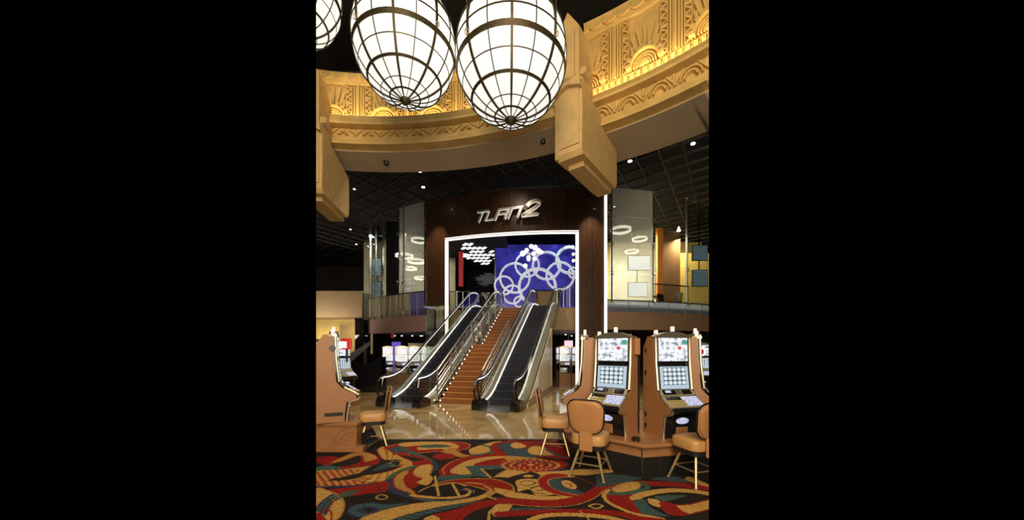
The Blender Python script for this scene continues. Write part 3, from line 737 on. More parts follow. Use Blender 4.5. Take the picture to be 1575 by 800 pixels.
# ================================================================== ESCALATORS
SL = 6.5; T0 = 1.1; RISE = 4.0; SLP = RISE/SL
def nose(t): return 0 if t < T0 else (RISE if t > T0+SL else (t-T0)*SLP)
def path(off, t0, t1, n=26, ease=.5):
    out = []
    for i in range(n+1):
        t = t0+(t1-t0)*i/n
        z = sum(nose(t+e*ease) for e in (-1, -.5, 0, .5, 1))/5
        out.append((t, z+off))
    return out
def ribbon(b, pa, pb, x0, x1):   # solid between lower path pa and upper path pb, across x0..x1
    n = len(pa)
    for i in range(n-1):
        l = [(pa[i]), (pa[i+1]), (pb[i+1]), (pb[i])]
        b.prism([(x0, y, z) for y, z in l], [(x1, y, z) for y, z in l])
def escalator(root, label, base, hw):
    e = thing('escalator', label, 'escalator', base, DA)
    SK = mat('silver_decking', (.50, .50, .44), .28, .8); 
    for sd, nm in ((-1, 'l'), (1, 'r')):
        x = sd*hw
        # decking and skirt
        b = MB(); ribbon(b, path(-.05, .35, 8.9), path(.20, .35, 8.9), x-.11, x+.11); b.build('decking', SK, e)
        b = MB(); ribbon(b, path(.20, .5, 8.8), path(.235, .5, 8.8), x-sd*.11-.018, x-sd*.11+.018); b.build('deck_light', WLIGHT2, e)
        # glass panels
        k = 7
        for i in range(k):
            ta, tb = .35+(8.7-.35)*i/k, .35+(8.7-.35)*(i+1)/k
            b = MB(); ribbon(b, path(.24, ta+.012, tb-.012, 5), path(.90, ta+.012, tb-.012, 5), x-.006, x+.006); b.build('glass_panel', GLASS, e)
        # handrail loop
        pts = [(.55, .16), (.30, .17), (.12, .27), (.02, .45), (.0, .62), (.06, .80), (.2, .92), (.36, .95)]
        pth = pts+path(.95, .5, 8.5, 30)+[(8.8, RISE+.93), (8.97, RISE+.80), (9.03, RISE+.6), (8.95, RISE+.4)]
        MB().tube([(x, y, z) for y, z in pth], .04, 8, sx=1.0, sz=.6).build('handrail', BLACK, e, True)
        lp = [(.2, .885), (.4, .905)]+path(.905, .55, 8.45, 30)
        MB().tube([(x, y, z) for y, z in lp], .022, 6, sx=1, sz=.8).build('handrail_light', WLIGHT2, e, True)
        # newel base
        b = MB(); pr = [(.12, 0), (.75, 0), (.75, .18), (.5, .30), (.22, .30), (.12, .16)]
        b.prism([(x-.14, y, z) for y, z in pr], [(x+.14, y, z) for y, z in pr]); b.build('newel_base', BLACKG, e)
        b = MB(); b.tube([(x, .42, .30), (x, .22, .62), (x, .30, .88)], .03, 6); b.build('newel_bracket', BLACKG, e)
    b = MB(); b.box((0, .55, .004), (hw*2-.22, 1.3, .02)); b.build('comb_plate', STEEL, e)
    # steps
    n = 19; dr = RISE/n; dt = SL/n; sw = hw*2-.24
    st = None
    for i in range(n):
        if st is None:
            b = MB(); b.box((0, dt/2+.02, dr-.012), (sw, dt+.04, .024)); b.box((0, .012, dr/2), (sw, .02, dr)); b.box((0, dt/2, -.06), (sw, dt, .05))
            st = b.build('step', TREAD, e); ed = MB().box((0, .01, dr), (sw, .035, .012)).build('step_edge', TREADE, st)
            for q in range(12): pass
            st.location = (0, T0, 0)
        else:
            c = st.copy(); COL.objects.link(c); c.parent = e; c.location = (0, T0+i*dt, i*dr)
            d = ed.copy(); COL.objects.link(d); d.parent = c
    # truss underside
    b = MB(); ribbon(b, path(-.75, 2.2, 8.6), path(-.08, 2.2, 8.6), -hw+.02, hw-.02); b.build('truss', STEEL, e)
    return e
escalator(None, 'right glass-sided escalator rising beside the beige clad wall', ERt, .60)
escalator(None, 'left glass-sided escalator, nearest the dark hall of machines', ELt, .66)
# beige clad wall under the right escalator
cw = thing('side_cladding', 'beige polished wall panel filling the right flank under the right escalator', 'wall panel', ERt, DA)
b = MB(); tt = [1.0, 1.9, 2.8, 3.7, 4.6, 5.55]
for i in range(5):
    a, c = tt[i]+.003, tt[i+1]-.003
    l = [(a, 0), (c, 0), (c, nose(c)-.02), (a, max(.06, nose(a)-.02))]
    b = MB(); b.prism([(.735, y, z) for y, z in l], [(.78, y, z) for y, z in l]); b.build('panel', CLAD, cw)
l = [(5.5, 0), (5.6, 0), (5.6, 2.75), (5.5, 2.68)]
MB().prism([(-.6, y, z) for y, z in l], [(.79, y, z) for y, z in l]).build('end_panel', CLAD, cw)
MB().box((.79, 3.3, .12), (.02, 4.5, .22)).build('skirting', mat('brown_skirting', (.22, .13, .06), .3), cw)

# ================================================================== STAIRCASE
sroot = thing('staircase', 'orange brown staircase between the two escalators with lit nosings', 'stairs', ELt, DA)
sx0, sx1 = .66+.19, .66+1.76
NR = 12; rz_ = LR/(2*NR); tr = .25
def steptz(i): return (1.25+i*tr if i < NR else 1.25+NR*tr+.95+(i-NR)*tr), i*rz_
s0 = None
for i in range(2*NR):
    t, z = steptz(i); dp = tr if i not in (NR-1,) else tr+.95
    if i == NR-1 or i == 2*NR-1 or s0 is None:
        b = MB().box(((sx0+sx1)/2, t+dp/2+.02, z+rz_/2), (sx1-sx0, dp+.04, rz_-.004)); s = b.build('step', STAIR, sroot)
        n_ = MB().box(((sx0+sx1)/2, t+.005, z+rz_), (sx1-sx0, .04, .02)).build('nosing', STAIRN, s)
        d = MB().box((sx0+.03, t-.012, z+rz_*.55), (.035, .012, .035)).build('step_light', DOTL, s)
        if s0 is None: s0 = (s, n_, d)
    else:
        c = s0[0].copy(); COL.objects.link(c); c.parent = sroot; c.location = (0, t-steptz(0)[0], z)
        for q in s0[1:]:
            k = q.copy(); COL.objects.link(k); k.parent = c
        continue
    if i > 0: pass
def rail_flight(nm, x, t0, z0, t1, z1, lab):
    r = thing('stair_railing', lab, 'railing', ELt, DA)
    k = max(2, int((t1-t0)/1.2)+1)
    for i in range(k+1):
        t = t0+(t1-t0)*i/k; z = z0+(z1-z0)*i/k
        MB().box((x, t, z+.5), (.035, .05, 1.02)).build('post', STEEL, r)
    for j, hgt in enumerate((.16, .32, .48, .64, .80, 1.02)):
        MB().tube([(x, t0, z0+hgt), (x, t1, z1+hgt)], .03 if j == 5 else .016, 6).build('rail', STEEL, r)
tm0, tm1 = 1.25+NR*tr, 1.25+NR*tr+.95
zm = NR*rz_
rail_flight('', sx0-.05, 1.2, .1, tm0, zm, 'steel railing on the left of the lower stair flight')
rail_flight('', sx0-.05, tm0+.1, zm, tm1, zm, 'short level steel railing on the left of the stair landing')
rail_flight('', sx0-.05, tm1+.1, zm+.05, tm1+NR*tr, LR, 'steel railing on the left of the upper stair flight')
rail_flight('', sx1-.02, 1.2, .1, tm0, zm, 'steel railing on the right of the lower stair flight')
rail_flight('', sx1-.02, tm1, zm+.05, tm1+NR*tr, LR, 'steel railing on the right of the upper stair flight')
# upstairs railings near the portal
def lrail(x0, x1, Y, z, n, lab):
    a = P(x0, 470, Y).x; c = P(x1, 470, Y).x; r = thing('landing_railing', lab, 'railing', (a, Y, z))
    for i in range(n+1): MB().box(((c-a)*i/n, 0, .5), (.04, .04, 1.0)).build('post', STEEL, r)
    for i in range(n): MB().box(((c-a)*(i+.5)/n, 0, .5), ((c-a)/n-.06, .015, .9)).build('glass_panel', GLASS, r)
    MB().box(((c-a)/2, 0, 1.02), (c-a, .06, .04)).build('top_rail', CHROME, r)
lrail(857, 886, 17.35, 4.0, 3, 'glass and chrome railing on the upper floor right of the escalators')
lrail(692, 722, 18.6, 4.0, 3, 'glass and chrome railing on the upper floor at the left of the portal')
a, c = P(824, 470, 20.6), P(862, 448, 20.6)
ct = thing('reception_counter', 'grey beige counter upstairs behind the top of the right escalator', 'counter', ((a.x+c.x)/2, 20.6, 4.0))
MB().box((0, .2, (c.z-4)/2), (c.x-a.x, .5, c.z-4)).build('front', BEIGE, ct); MB().box((0, .15, c.z-4+.02), (c.x-a.x+.1, .65, .05)).build('worktop', BLACKG, ct)
# dried arrangement upstairs
pl = thing('dried_planter', 'pale branching arrangement on a stem upstairs between the escalators', 'plant', (P(748, 455, 20.5).x, 20.5, 4.0))
MB().lathe([(.15, 0), (.16, .5), (.05, .55), (.03, .9)], 10).build('stand', STEEL, pl, True)
for k in range(14):
    a = random.random()*2*PI; r_ = random.uniform(.1, .35)
    MB().tube([(0, 0, .85), (r_*math.cos(a)*.6, r_*math.sin(a)*.6, 1.1), (r_*math.cos(a), r_*math.sin(a), 1.1+random.uniform(.0, .25))], [.02, .012, .03], 5).build('branch', mat('pale_branch', (.5, .5, .48), .5), pl)

# ================================================================== SLOT MACHINES
def screen_mat(name, kind):
    m = bpy.data.materials.new(name); m.use_nodes = True; n = m.node_tree.nodes; L = m.node_tree.links; b = n['Principled BSDF']
    b.inputs['Base Color'].default_value = (.02, .02, .02, 1); b.inputs['Roughness'].default_value = .15
    tc = n.new('ShaderNodeTexCoord'); mp = n.new('ShaderNodeMapping'); L.new(tc.outputs['Generated'], mp.inputs[0])
    def M(op, a=None, b_=None, v=None, w=None):
        q = n.new('ShaderNodeMath'); q.operation = op
        if a is not None: L.new(a, q.inputs[0])
        if b_ is not None: L.new(b_, q.inputs[1])
        if v is not None: q.inputs[1].default_value = v
        if w is not None: q.inputs[0].default_value = w
        return q.outputs[0]
    sp_ = n.new('ShaderNodeSeparateXYZ'); L.new(mp.outputs[0], sp_.inputs[0]); x, z = sp_.outputs[0], sp_.outputs[2]
    ns = n.new('ShaderNodeTexNoise'); ns.inputs['Scale'].default_value = 6 if kind == 'top' else 14; ns.inputs['Detail'].default_value = 4; L.new(mp.outputs[0], ns.inputs[0])
    r = n.new('ShaderNodeValToRGB'); e = r.color_ramp.elements; L.new(ns.outputs[0], r.inputs[0])
    if kind == 'top':
        e[0].position = .38; e[0].color = (.25, .30, .40, 1); e[1].position = .52; e[1].color = (.95, .97, 1, 1)
        q = e.new(.45); q.color = (.62, .66, .72, 1)
        # red figure at upper right
        dx = M('SUBTRACT', x, v=.72); dz = M('SUBTRACT', z, v=.58); d = M('ADD', M('POWER', M('ABSOLUTE', dx), v=2), M('POWER', M('ABSOLUTE', dz), v=2))
        k = M('LESS_THAN', M('ADD', d, M('MULTIPLY', ns.outputs[0], v=.03)), v=.022)
        mx = n.new('ShaderNodeMixRGB'); L.new(k, mx.inputs[0]); L.new(r.outputs[0], mx.inputs[1]); mx.inputs[2].default_value = (.65, .10, .12, 1)
        dx = M('SUBTRACT', x, v=.90); dz = M('SUBTRACT', z, v=.82); d = M('ADD', M('POWER', M('ABSOLUTE', dx), v=2), M('POWER', M('ABSOLUTE', dz), v=2)); k = M('LESS_THAN', d, v=.012)
        my = n.new('ShaderNodeMixRGB'); L.new(k, my.inputs[0]); L.new(mx.outputs[0], my.inputs[1]); my.inputs[2].default_value = (.10, .35, .28, 1)
        out = my.outputs[0]; st = 1.0
    elif kind == 'reel':
        e[0].color = (.55, .62, .75, 1); e[1].color = (1, 1, 1, 1)
        u = M('FRACT', M('MULTIPLY', M('SUBTRACT', x, v=.09), v=6.1)); v = M('FRACT', M('MULTIPLY', M('SUBTRACT', z, v=.17), v=5.06))
        du = M('SUBTRACT', u, v=.5); dv = M('SUBTRACT', v, v=.5); d = M('ADD', M('MULTIPLY', du, du), M('MULTIPLY', dv, dv))
        sym = M('LESS_THAN', d, v=.185)
        inx = M('MULTIPLY', M('GREATER_THAN', x, v=.09), M('LESS_THAN', x, v=.91)); inz = M('MULTIPLY', M('GREATER_THAN', z, v=.17), M('LESS_THAN', z, v=.96)); ins = M('MULTIPLY', inx, inz)
        bgm = n.new('ShaderNodeMixRGB'); L.new(ins, bgm.inputs[0]); bgm.inputs[1].default_value = (.50, .62, .72, 1); bgm.inputs[2].default_value = (.06, .15, .17, 1)
        mx = n.new('ShaderNodeMixRGB'); L.new(M('MULTIPLY', sym, ins), mx.inputs[0]); L.new(bgm.outputs[0], mx.inputs[1]); L.new(r.outputs[0], mx.inputs[2])
        out = mx.outputs[0]; st = .95
    else:
        e[0].position = .4; e[0].color = (.08, .08, .45, 1); e[1].position = .55; e[1].color = (.9, .92, 1, 1); out = r.outputs[0]; st = .95
    L.new(out, b.inputs['Emission Color']); b.inputs['Emission Strength'].default_value = st
    MATS[name] = m; return m
SC1, SC2, SC3 = screen_mat('top_screen_picture', 'top'), screen_mat('reel_screen_picture', 'reel'), screen_mat('violet_screen_picture', 'v')
CREAM = mat('cream_console', (.46, .40, .28), .3, .3); GTRIM = mat('gold_chrome_trim', (.50, .43, .33), .3, .85)
BTN = mat('lit_yellow_button', (.32, .25, .07), .3, emit=(.85, .7, .3), es=.05); SVC = mat('service_lamp', (.8, .7, .68), .3, emit=(1, .75, .7), es=.5)
LAV = mat('lavender_side_trim', (.42, .34, .42), .3, .3)
FRONT = [(-.19, 1.52), (-.175, 1.10), (-.13, .70), (-.05, .60), (.17, .46), (.19, .42), (.17, .385), (.03, .34), (.0, .12), (.0, .0)]
def slot_machine():
    s = thing('slot_machine', 'x', 'slot machine')
    W = .62; h = W/2
    prof = [(-y, z) for y, z in FRONT]   # forward is -Y
    back = [(.47, 0), (.47, 1.34), (.36, 1.52)]
    loop = [(y+.012, z) for y, z in prof]+back
    MB().prism([(-h+.03, y, z) for y, z in loop], [(h-.03, y, z) for y, z in loop]).build('cabinet', BLACKG, s)
    lo2 = [(y+.03, z-.005 if z > 1.4 else z) for y, z in prof]+back
    for a in (-1, 1):
        MB().prism([(a*(h-.03), y, z) for y, z in lo2], [(a*h, y, z) for y, z in lo2]).build('side_panel', COPPER, s)
        b = MB(); fr = [(0, y-.02, z) for y, z in prof[:8]]
        pts = [(a*(h-.015), -.19*-1-.02, 1.545)]+[(a*(h-.015), y-.012, z) for y, z in prof[:-2]]+[(a*(h-.015), prof[-2][0]-.01, .12), (a*(h-.015), -.0, .0)]
        b.tube(pts, .02, 6, sx=1, sz=1).build('side_trim', GTRIM, s, True)
        for zz in (1.3, .95, .3, .12):
            MB().box((a*(h+.004), .40, zz), (.012, .03, .07)).build('hinge', BLACK, s)
    b = MB(); ap = [(x*h, 1.52+.07*math.cos(x*PI/2)) for x in [-1+i/5 for i in range(11)]]
    lp = ap+[(h, 1.49), (-h, 1.49)]
    b.prism([(x, .15, z) for x, z in lp], [(x, .28, z) for x, z in lp]); b.build('arched_top', GTRIM, s)
    def face(za, zb_, wd, off, th, name, m, par=s, xo=0):   # a slab lying on the sloped front between heights za and zb_
        def yat(z):
            for (y0, z0), (y1, z1) in zip(FRONT[:-1], FRONT[1:]):
                if z1 <= z <= z0: return -(y0+(y1-y0)*(z0-z)/(z0-z1))
            return -FRONT[-1][0]
        a = Vector((0, yat(za), za)); c = Vector((0, yat(zb_), zb_)); d = (c-a); ln = d.length; d.normalize(); nn = Vector((0, d.z*-1, d.y)); 
        if nn.y > 0: nn = -nn
        mid = (a+c)/2+nn*(off)+Vector((xo, 0, 0))
        X = Vector((1, 0, 0)); Z = -d if d.z < 0 else d; Yv = Z.cross(X)
        R = Matrix((X, Yv, Z)).transposed()
        o = MB().box((0, 0, 0), (wd, th, ln)).build(name, m, par); o.matrix_local = Matrix.Translation(mid) @ R.to_4x4(); return o
    face(1.505, 1.115, W-.08, .008, .02, 'screen_surround', STEEL)
    face(1.49, 1.135, W-.12, .020, .012, 'top_screen', SC1)
    face(1.065, .70, W-.07, .006, .018, 'screen_surround', STEEL)
    face(1.05, .715, W-.14, .018, .012, 'reel_screen', SC2)
    face(.695, .61, W-.06, .012, .02, 'console_rail', CREAM)
    face(.685, .62, .22, .026, .012, 'bill_reader', BLACKG, xo=-.14); face(.685, .62, .08, .03, .012, 'ticket_slot', GTRIM, xo=.02); face(.685, .62, .16, .026, .012, 'card_display', SC3 if False else BLACKG, xo=.16)
    face(.675, .645, .09, .034, .006, 'small_display', SC3, xo=-.16)
    face(.595, .47, W-.05, .010, .024, 'button_deck', CREAM)
    face(.585, .485, .26, .026, .012, 'help_panel', SC3, xo=.14); face(.585, .55, .24, .026, .012, 'button_plate', BLACKG, xo=-.14)
    for i in range(5): face(.54, .52, .035, .03, .02, 'button', BTN, xo=-.24+i*.055)
    for i in range(5): face(.505, .487, .035, .03, .02, 'button', BTN, xo=-.24+i*.055)
    face(.335, .02, W-.10, .006, .015, 'belly_door', BLACKG)
    lo = MB().lathe([(.11, 0), (.10, .012), (.0, .014)], 20); o = lo.build('badge', SC3, s, True); o.matrix_local = T(0, -.035, .26) @ Matrix.Rotation(PI/2, 4, 'X') @ Matrix.Diagonal((1, .45, 1, 1))
    MB().box((.0, -.02, .10), (.20, .03, .14), bev=.01).build('cash_tray', COPPER, s)
    for x in (-.26, .03):
        c = MB().box((x, .22, 1.62 if x > 0 else 1.56), (.05, .05, .10), bev=.008).build('service_light', SVC, s)
    return s
sm = slot_machine()
def norm(p, q): p, q = Vector(p), Vector(q); d = (q-p).normalized(); return Vector((d.y, -d.x))
C0 = Vector((1.80, 4.62)); e1 = Vector((-.72, .69)).normalized(); e2 = Vector((.975, .22)).normalized(); LEN = 1.28
V1 = C0+e1*LEN; V0 = V1+Vector((-.02, 1)).normalized()*LEN; Vm = V0+Vector((.7, .7)).normalized()*LEN
V2 = C0+e2*LEN; V3 = V2+Vector((.62, .78)).normalized()*LEN; V4 = V3+Vector((-.25, .97)).normalized()*LEN
ring = [Vm, V0, V1, C0, V2, V3, V4]
cen = sum(ring, Vector((0, 0)))/len(ring)
bn = thing('machine_bench', 'faceted copper brown bench with black plinth carrying the right slot machines', 'bench', (cen.x, cen.y, 0))
def inset(k): return [(cen+(p-cen)*k-cen) for p in ring]
def slab(k, z0, z1, nm, m, k2=None):
    a, c = inset(k), inset(k2 or k); MB().prism([(p.x, p.y, z0) for p in a], [(p.x, p.y, z1) for p in c]).build(nm, m, bn)
slab(.945, 0, .27, 'plinth', mat('black_plinth', (.012, .012, .012), .35)); slab(.955, .27, .42, 'apron', COPPER); slab(1.0, .42, .46, 'bench_top', COPPER)
pts = [(p.x, p.y, .44) for p in inset(1.0)]
MB().tube(pts, .028, 8, closed=True).build('rolled_edge', COPPER, bn, True)
MB().tube([(C0.x-cen.x, C0.y-cen.y+.06, .43), (C0.x-cen.x, C0.y-cen.y+.06, .0)], .008, 5).build('corner_seam', STEEL, bn)
def put_machine(o, A, B_, lab, ins=.24, sh=0, tw_=0):
    mid = (A+B_)/2; d = (B_-A).normalized(); out = Vector((d.y, -d.x))
    if out.dot(mid-cen) < 0: out = -out
    p = mid-out*ins+d*sh; rz = math.atan2(out.x, -out.y)+tw_
    return place(o, (p.x, p.y, .46), rz, lab, None)
put_machine(sm, C0, V1, 'slot machine on the bench facing the camera, left of the bright pair', sh=.03)
o = copy_tree(sm); put_machine(o, C0, V2, 'slot machine on the bench facing the camera, right of the bright pair', sh=.14)
o = copy_tree(sm); put_machine(o, V0, V1, 'slot machine seen side-on at the far left of the bench, behind the front stool', tw_=-.24)
o = copy_tree(sm); put_machine(o, V2, V3, 'slot machine turned away at the right end of the bench', tw_=.25)
o = thing('machine_gap_filler', 'narrow dark divider for the shaded gap, with a copper brown head between the two bright slot machines', 'filler', (C0.x+.14, C0.y+.66, .46))
MB().box((0, .08, .62), (.14, .06, 1.24)).build('post', BLACKG, o); MB().box((0, 0, 1.36), (.09, .12, .26), bev=.01).build('head', COPPER, o)  # black post put in to make the shaded gap dark
o = MB().lathe([(.06, 0), (.06, .05), (.03, .06)], 12).build('ash_cup', BLACKG, None, True); o.location = (C0.x-.02, C0.y+.24, .46); tag(o, 'small black cup on the bench corner between the machines', 'cup')
# left machine on stand
o = copy_tree(sm); place(o, (-3.02, 6.20, .515), PI/2+.42, 'slot machine in profile on a carved stand at the left edge'); lm = o
for c in lm.children:
    if c.name.startswith('hinge'): bpy.data.objects.remove(c)
vent = MB().lathe([(.055, 0), (.05, .012)], 16).build('vent_disc', BLACK, lm); vent.matrix_local = T(-.322, .22, 1.28) @ Matrix.Rotation(PI/2, 4, 'Y')
MB().box((-.313, .20, .14), (.012, .28, .06), bev=.004).build('pull_slot', BLACK, lm)
stn = thing('machine_stand', 'copper brown stand with carved fan arcs under the left slot machine', 'stand', (-3.0, 6.2, 0))
MB().box((-.1, 0, .22), (.80, .68, .44), bev=.01).build('body', COPPER, stn)
MB().box((-.1, 0, .475), (.84, .72, .07), bev=.015).build('cap', COPPER, stn)
MB().box((-.05, 0, .05), (.96, .76, .10), bev=.01).build('plinth', COPPER, stn)
for r_ in (.18, .26, .34):
    MB().tube([(.25+r_*math.cos(a), -.345, .10+r_*math.sin(a)) for a in [PI/2+PI/2*i/10 for i in range(11)]], .012, 6).build('fan_arc', COPPER, stn, True)
for a in (.35, .8, 1.2):
    MB().tube([(.25-.10*math.cos(a), -.345, .10+.10*math.sin(a)), (.25-.36*math.cos(a), -.345, .10+.33*math.sin(a))], .010, 6).build('fan_ray', COPPER, stn)
MB().prism([(.33, -.2, z) for z in ()] or [(.34, -.25, .10), (.46, -.25, .06), (.42, -.25, .2), (.36, -.25, .30)], [(.34, .2, .10), (.46, .2, .06), (.42, .2, .2), (.36, .2, .30)]).build('foot_rest', BLACKG, stn)
# distant machines
BASEM = MB()
def far_machine(x, y, rz, lab, grp, z=.46, sc=1, top=None):
    o = copy_tree(sm)
    for c in list(o.children_recursive):   # too small there to show knobs and hinges
        if c.name.split('.')[0] in ('button', 'hinge', 'service_light', 'small_display', 'ticket_slot', 'cash_tray', 'card_display', 'bill_reader', 'side_trim', 'button_plate'): bpy.data.objects.remove(c)
    place(o, (x, y, z), rz, lab, grp, sc)
    bs = farbase.copy(); COL.objects.link(bs); bs.parent = o; bs.location = (0, 0, 0)
    return o
farbase = MB().box((0, .05, -.23), (.66, .62, .458)).build('base', COPPER); fb = farbase
far_machine(-4.62, 8.3, PI/2, 'slot machine just behind the left profile machine', None)
far_machine(-5.35, 10.9, PI/2-.5, 'slot machine with a red sign above, far behind the left profile machine', None, sc=1.0)
c = P(533, 529, 10.8); t = thing('machine_topper', 'red framed lit sign box above the far left slot machines', 'sign', (c.x, 10.8, c.z-.15))
MB().box((0, 0, .15), (.30, .12, .36), bev=.02).build('red_frame', mat('red_sign_box', (.5, .03, .02), .3, emit=(.8, .04, .02), es=.4), t)
MB().box((-.09, -.07, .12), (.24, .03, .2)).build('screen', TVM, t); MB().box((0, .02, -.22), (.05, .05, .42)).build('stem', STEEL, t)
g1 = 'slot machines in rows under the left balcony'; g2 = 'slot machines in rows under the right balcony'
ORD = ['first', 'second', 'third', 'fourth', 'fifth', 'sixth', 'seventh', 'eighth', 'ninth']
for qi, (x, y, rz) in enumerate(((-7.35, 20, .35), (-6.62, 20, .3), (-6.15, 18.9, .3), (-5.45, 18.9, .3), (-5.0, 19.8, .25), (-4.3, 19.8, .2), (-6.9, 22.5, .3), (-6.1, 22.5, .3), (-5.3, 22.5, .2))):
    far_machine(x, y, rz, ('distant glowing slot machine under the left balcony, '+ORD[qi]+' from the left in the front row') if qi < 6 else ('slot machine in the rear row under the left balcony, '+ORD[qi-6]+' from the left'), g1)
for qi, (x, y, rz) in enumerate(((3.05, 19.5, -.1), (3.75, 19.5, -.1), (3.3, 23.0, 0), (4.1, 23, -.1), (4.9, 23, -.1), (4.55, 19.8, -.2))):
    far_machine(x, y, rz, 'slot machine seen through the portal below the right landing, '+['nearest and leftmost', 'second of the near row', 'leftmost of the rear row', 'second of the rear row', 'third of the rear row', 'rightmost of the near row'][qi], g2)
for qi, (x, y, rz) in enumerate(((-11.0, 20.5, .6), (-9.9, 22.2, .6))):
    far_machine(x, y, rz, ['nearer distant slot machine before the lit yellow wall', 'farther distant slot machine before the lit yellow wall'][qi], 'slot machines before the yellow wall')
for qi, (x, y, rz) in enumerate(((7.2, 13.0, .2), (5.5, 11.2, -.1), (6.35, 11.3, -.1))):
    far_machine(x, y, -rz-.3, ['farthest slot machine in the row behind the right bench', 'left slot machine in the row behind the right bench', 'right slot machine in the row behind the right bench'][qi], 'slot machines behind the right bench')
bpy.data.objects.remove(fb)
t = thing('round_sign', 'glowing pink and white sign hanging under the right landing', 'sign', P(874.5, 530, 20)); 
MB().box((0, 0, 0), (.48, .12, .46), bev=.08).build('panel', mat('pink_sign', (.8, .5, .6), .4, emit=(1, .62, .78), es=.9), t); MB().tube([(0, 0, .22), (0, 0, .72)], .015, 5).build('stem', STEEL, t)
t = thing('round_wheel_topper', 'round glowing colour wheel on a machine at the right edge', 'sign', P(1078, 541, 5.9))
MB().tube([(0, 0, 0), (0, .05, 0)], .085, 20).build('disc', mat('white_disc', (.8, .8, .8), .4, emit=(.9, .9, 1), es=.8), t); MB().tube([(0, -.01, 0), (0, 0, 0)], .05, 16).build('hub', REDL, t)
# violet glowing dotted wall and brown panel
VG = mat('violet_mosaic', (.08, .05, .4), .5, emit=(.13, .09, .55), es=.7, var=.4, vs=6)
def panel(x0, y0, x1, y1, Y, m, nm, lab, cat):
    a, c = P(x0, y1, Y), P(x1, y0, Y); o = MB().box(((a.x+c.x)/2, Y, (a.z+c.z)/2), (c.x-a.x, .12, c.z-a.z)).build(nm, m); tag(o, lab, cat); return o
panel(603, 526, 616, 577, 24, VG, 'glowing_panel', 'tall violet glowing mosaic panel under the left balcony', 'light panel')
panel(593, 536, 603, 577, 24.3, VG, 'glowing_panel', 'low violet glowing mosaic panel at the far left under the balcony', 'light panel')
panel(628, 528, 651, 578, 23.6, BEIGE, 'partition', 'plain brown partition panel under the left balcony', 'partition')
panel(655.5, 470, 665, 512, 19.2, mat('pale_blue_glow', (.3, .35, .6), .4, emit=(.45, .55, .85), es=.5, var=.5, vs=2), 'glowing_panel', 'pale blue panel added for the glow in the glass beside the left portal post', 'light panel')  # glow added behind the pier glass in place of its bluish reflection
panel(602, 512, 606, 520, 19.8, REDL, 'red_sign', 'small red lit sign hanging under the left balcony', 'sign')
spot((-6, 19, 2.6), (-6, 20, .8), 30, (.6, .5, 1), 110); spot((4, 18.6, 2.6), (4, 20, .8), 30, (1, .8, .6), 110)
# hanging diagonal glass sail left of the escalator: dark banner
sl = thing('dark_sculpture', 'dark angular sculpture with a pale gleam left of the left escalator', 'sculpture', (-6.5, 14.6, 0))
MB().prism([(-.3, -.3, 0), (.95, -.3, 0), (.95, -.3, 1.5), (-.3, -.3, .9)], [(-.3, .3, 0), (.95, .3, 0), (.95, .3, 1.5), (-.3, .3, .9)]).build('body', BLACKG, sl)
MB().prism([(-.35, -.34, 1.25), (.55, -.34, 2.05), (.5, -.34, 2.15), (-.4, -.34, 1.6)], [(-.35, -.28, 1.25), (.55, -.28, 2.05), (.5, -.28, 2.15), (-.4, -.28, 1.6)]).build('fin', mat('smoked_fin', (.10, .10, .10), .3), sl)

# ================================================================== STOOLS
def rbox(w_, h_, r_, n=5):   # rounded outline
    out = []
    for cx_, cy_, a0 in ((w_/2-r_, h_/2-r_, 0), (-w_/2+r_, h_/2-r_, 1), (-w_/2+r_, -h_/2+r_, 2), (w_/2-r_, -h_/2+r_, 3)):
        for i in range(n+1): a = (a0+i/n)*PI/2; out.append((cx_+r_*math.cos(a), cy_+r_*math.sin(a)))
    return out
def cushion(b, loop, z0, z1, soft, M=lambda p: p):
    rings = []
    for k, (s_, z) in enumerate(((.90, z0), (.98, z0+soft*.3), (1, z0+soft), (1, z1-soft), (.97, z1-soft*.35), (.88, z1), (.5, z1+soft*.25))):
        rings.append([M(Vector((x*s_, y*s_, z))) for x, y in loop])
    n = len(loop); vs = [p for r in rings for p in r]
    fs = [(i*n+k, i*n+(k+1) % n, (i+1)*n+(k+1) % n, (i+1)*n+k) for i in range(len(rings)-1) for k in range(n)]
    fs += [tuple(range(n-1, -1, -1)), tuple((len(rings)-1)*n+k for k in range(n))]
    return b.add(vs, fs)
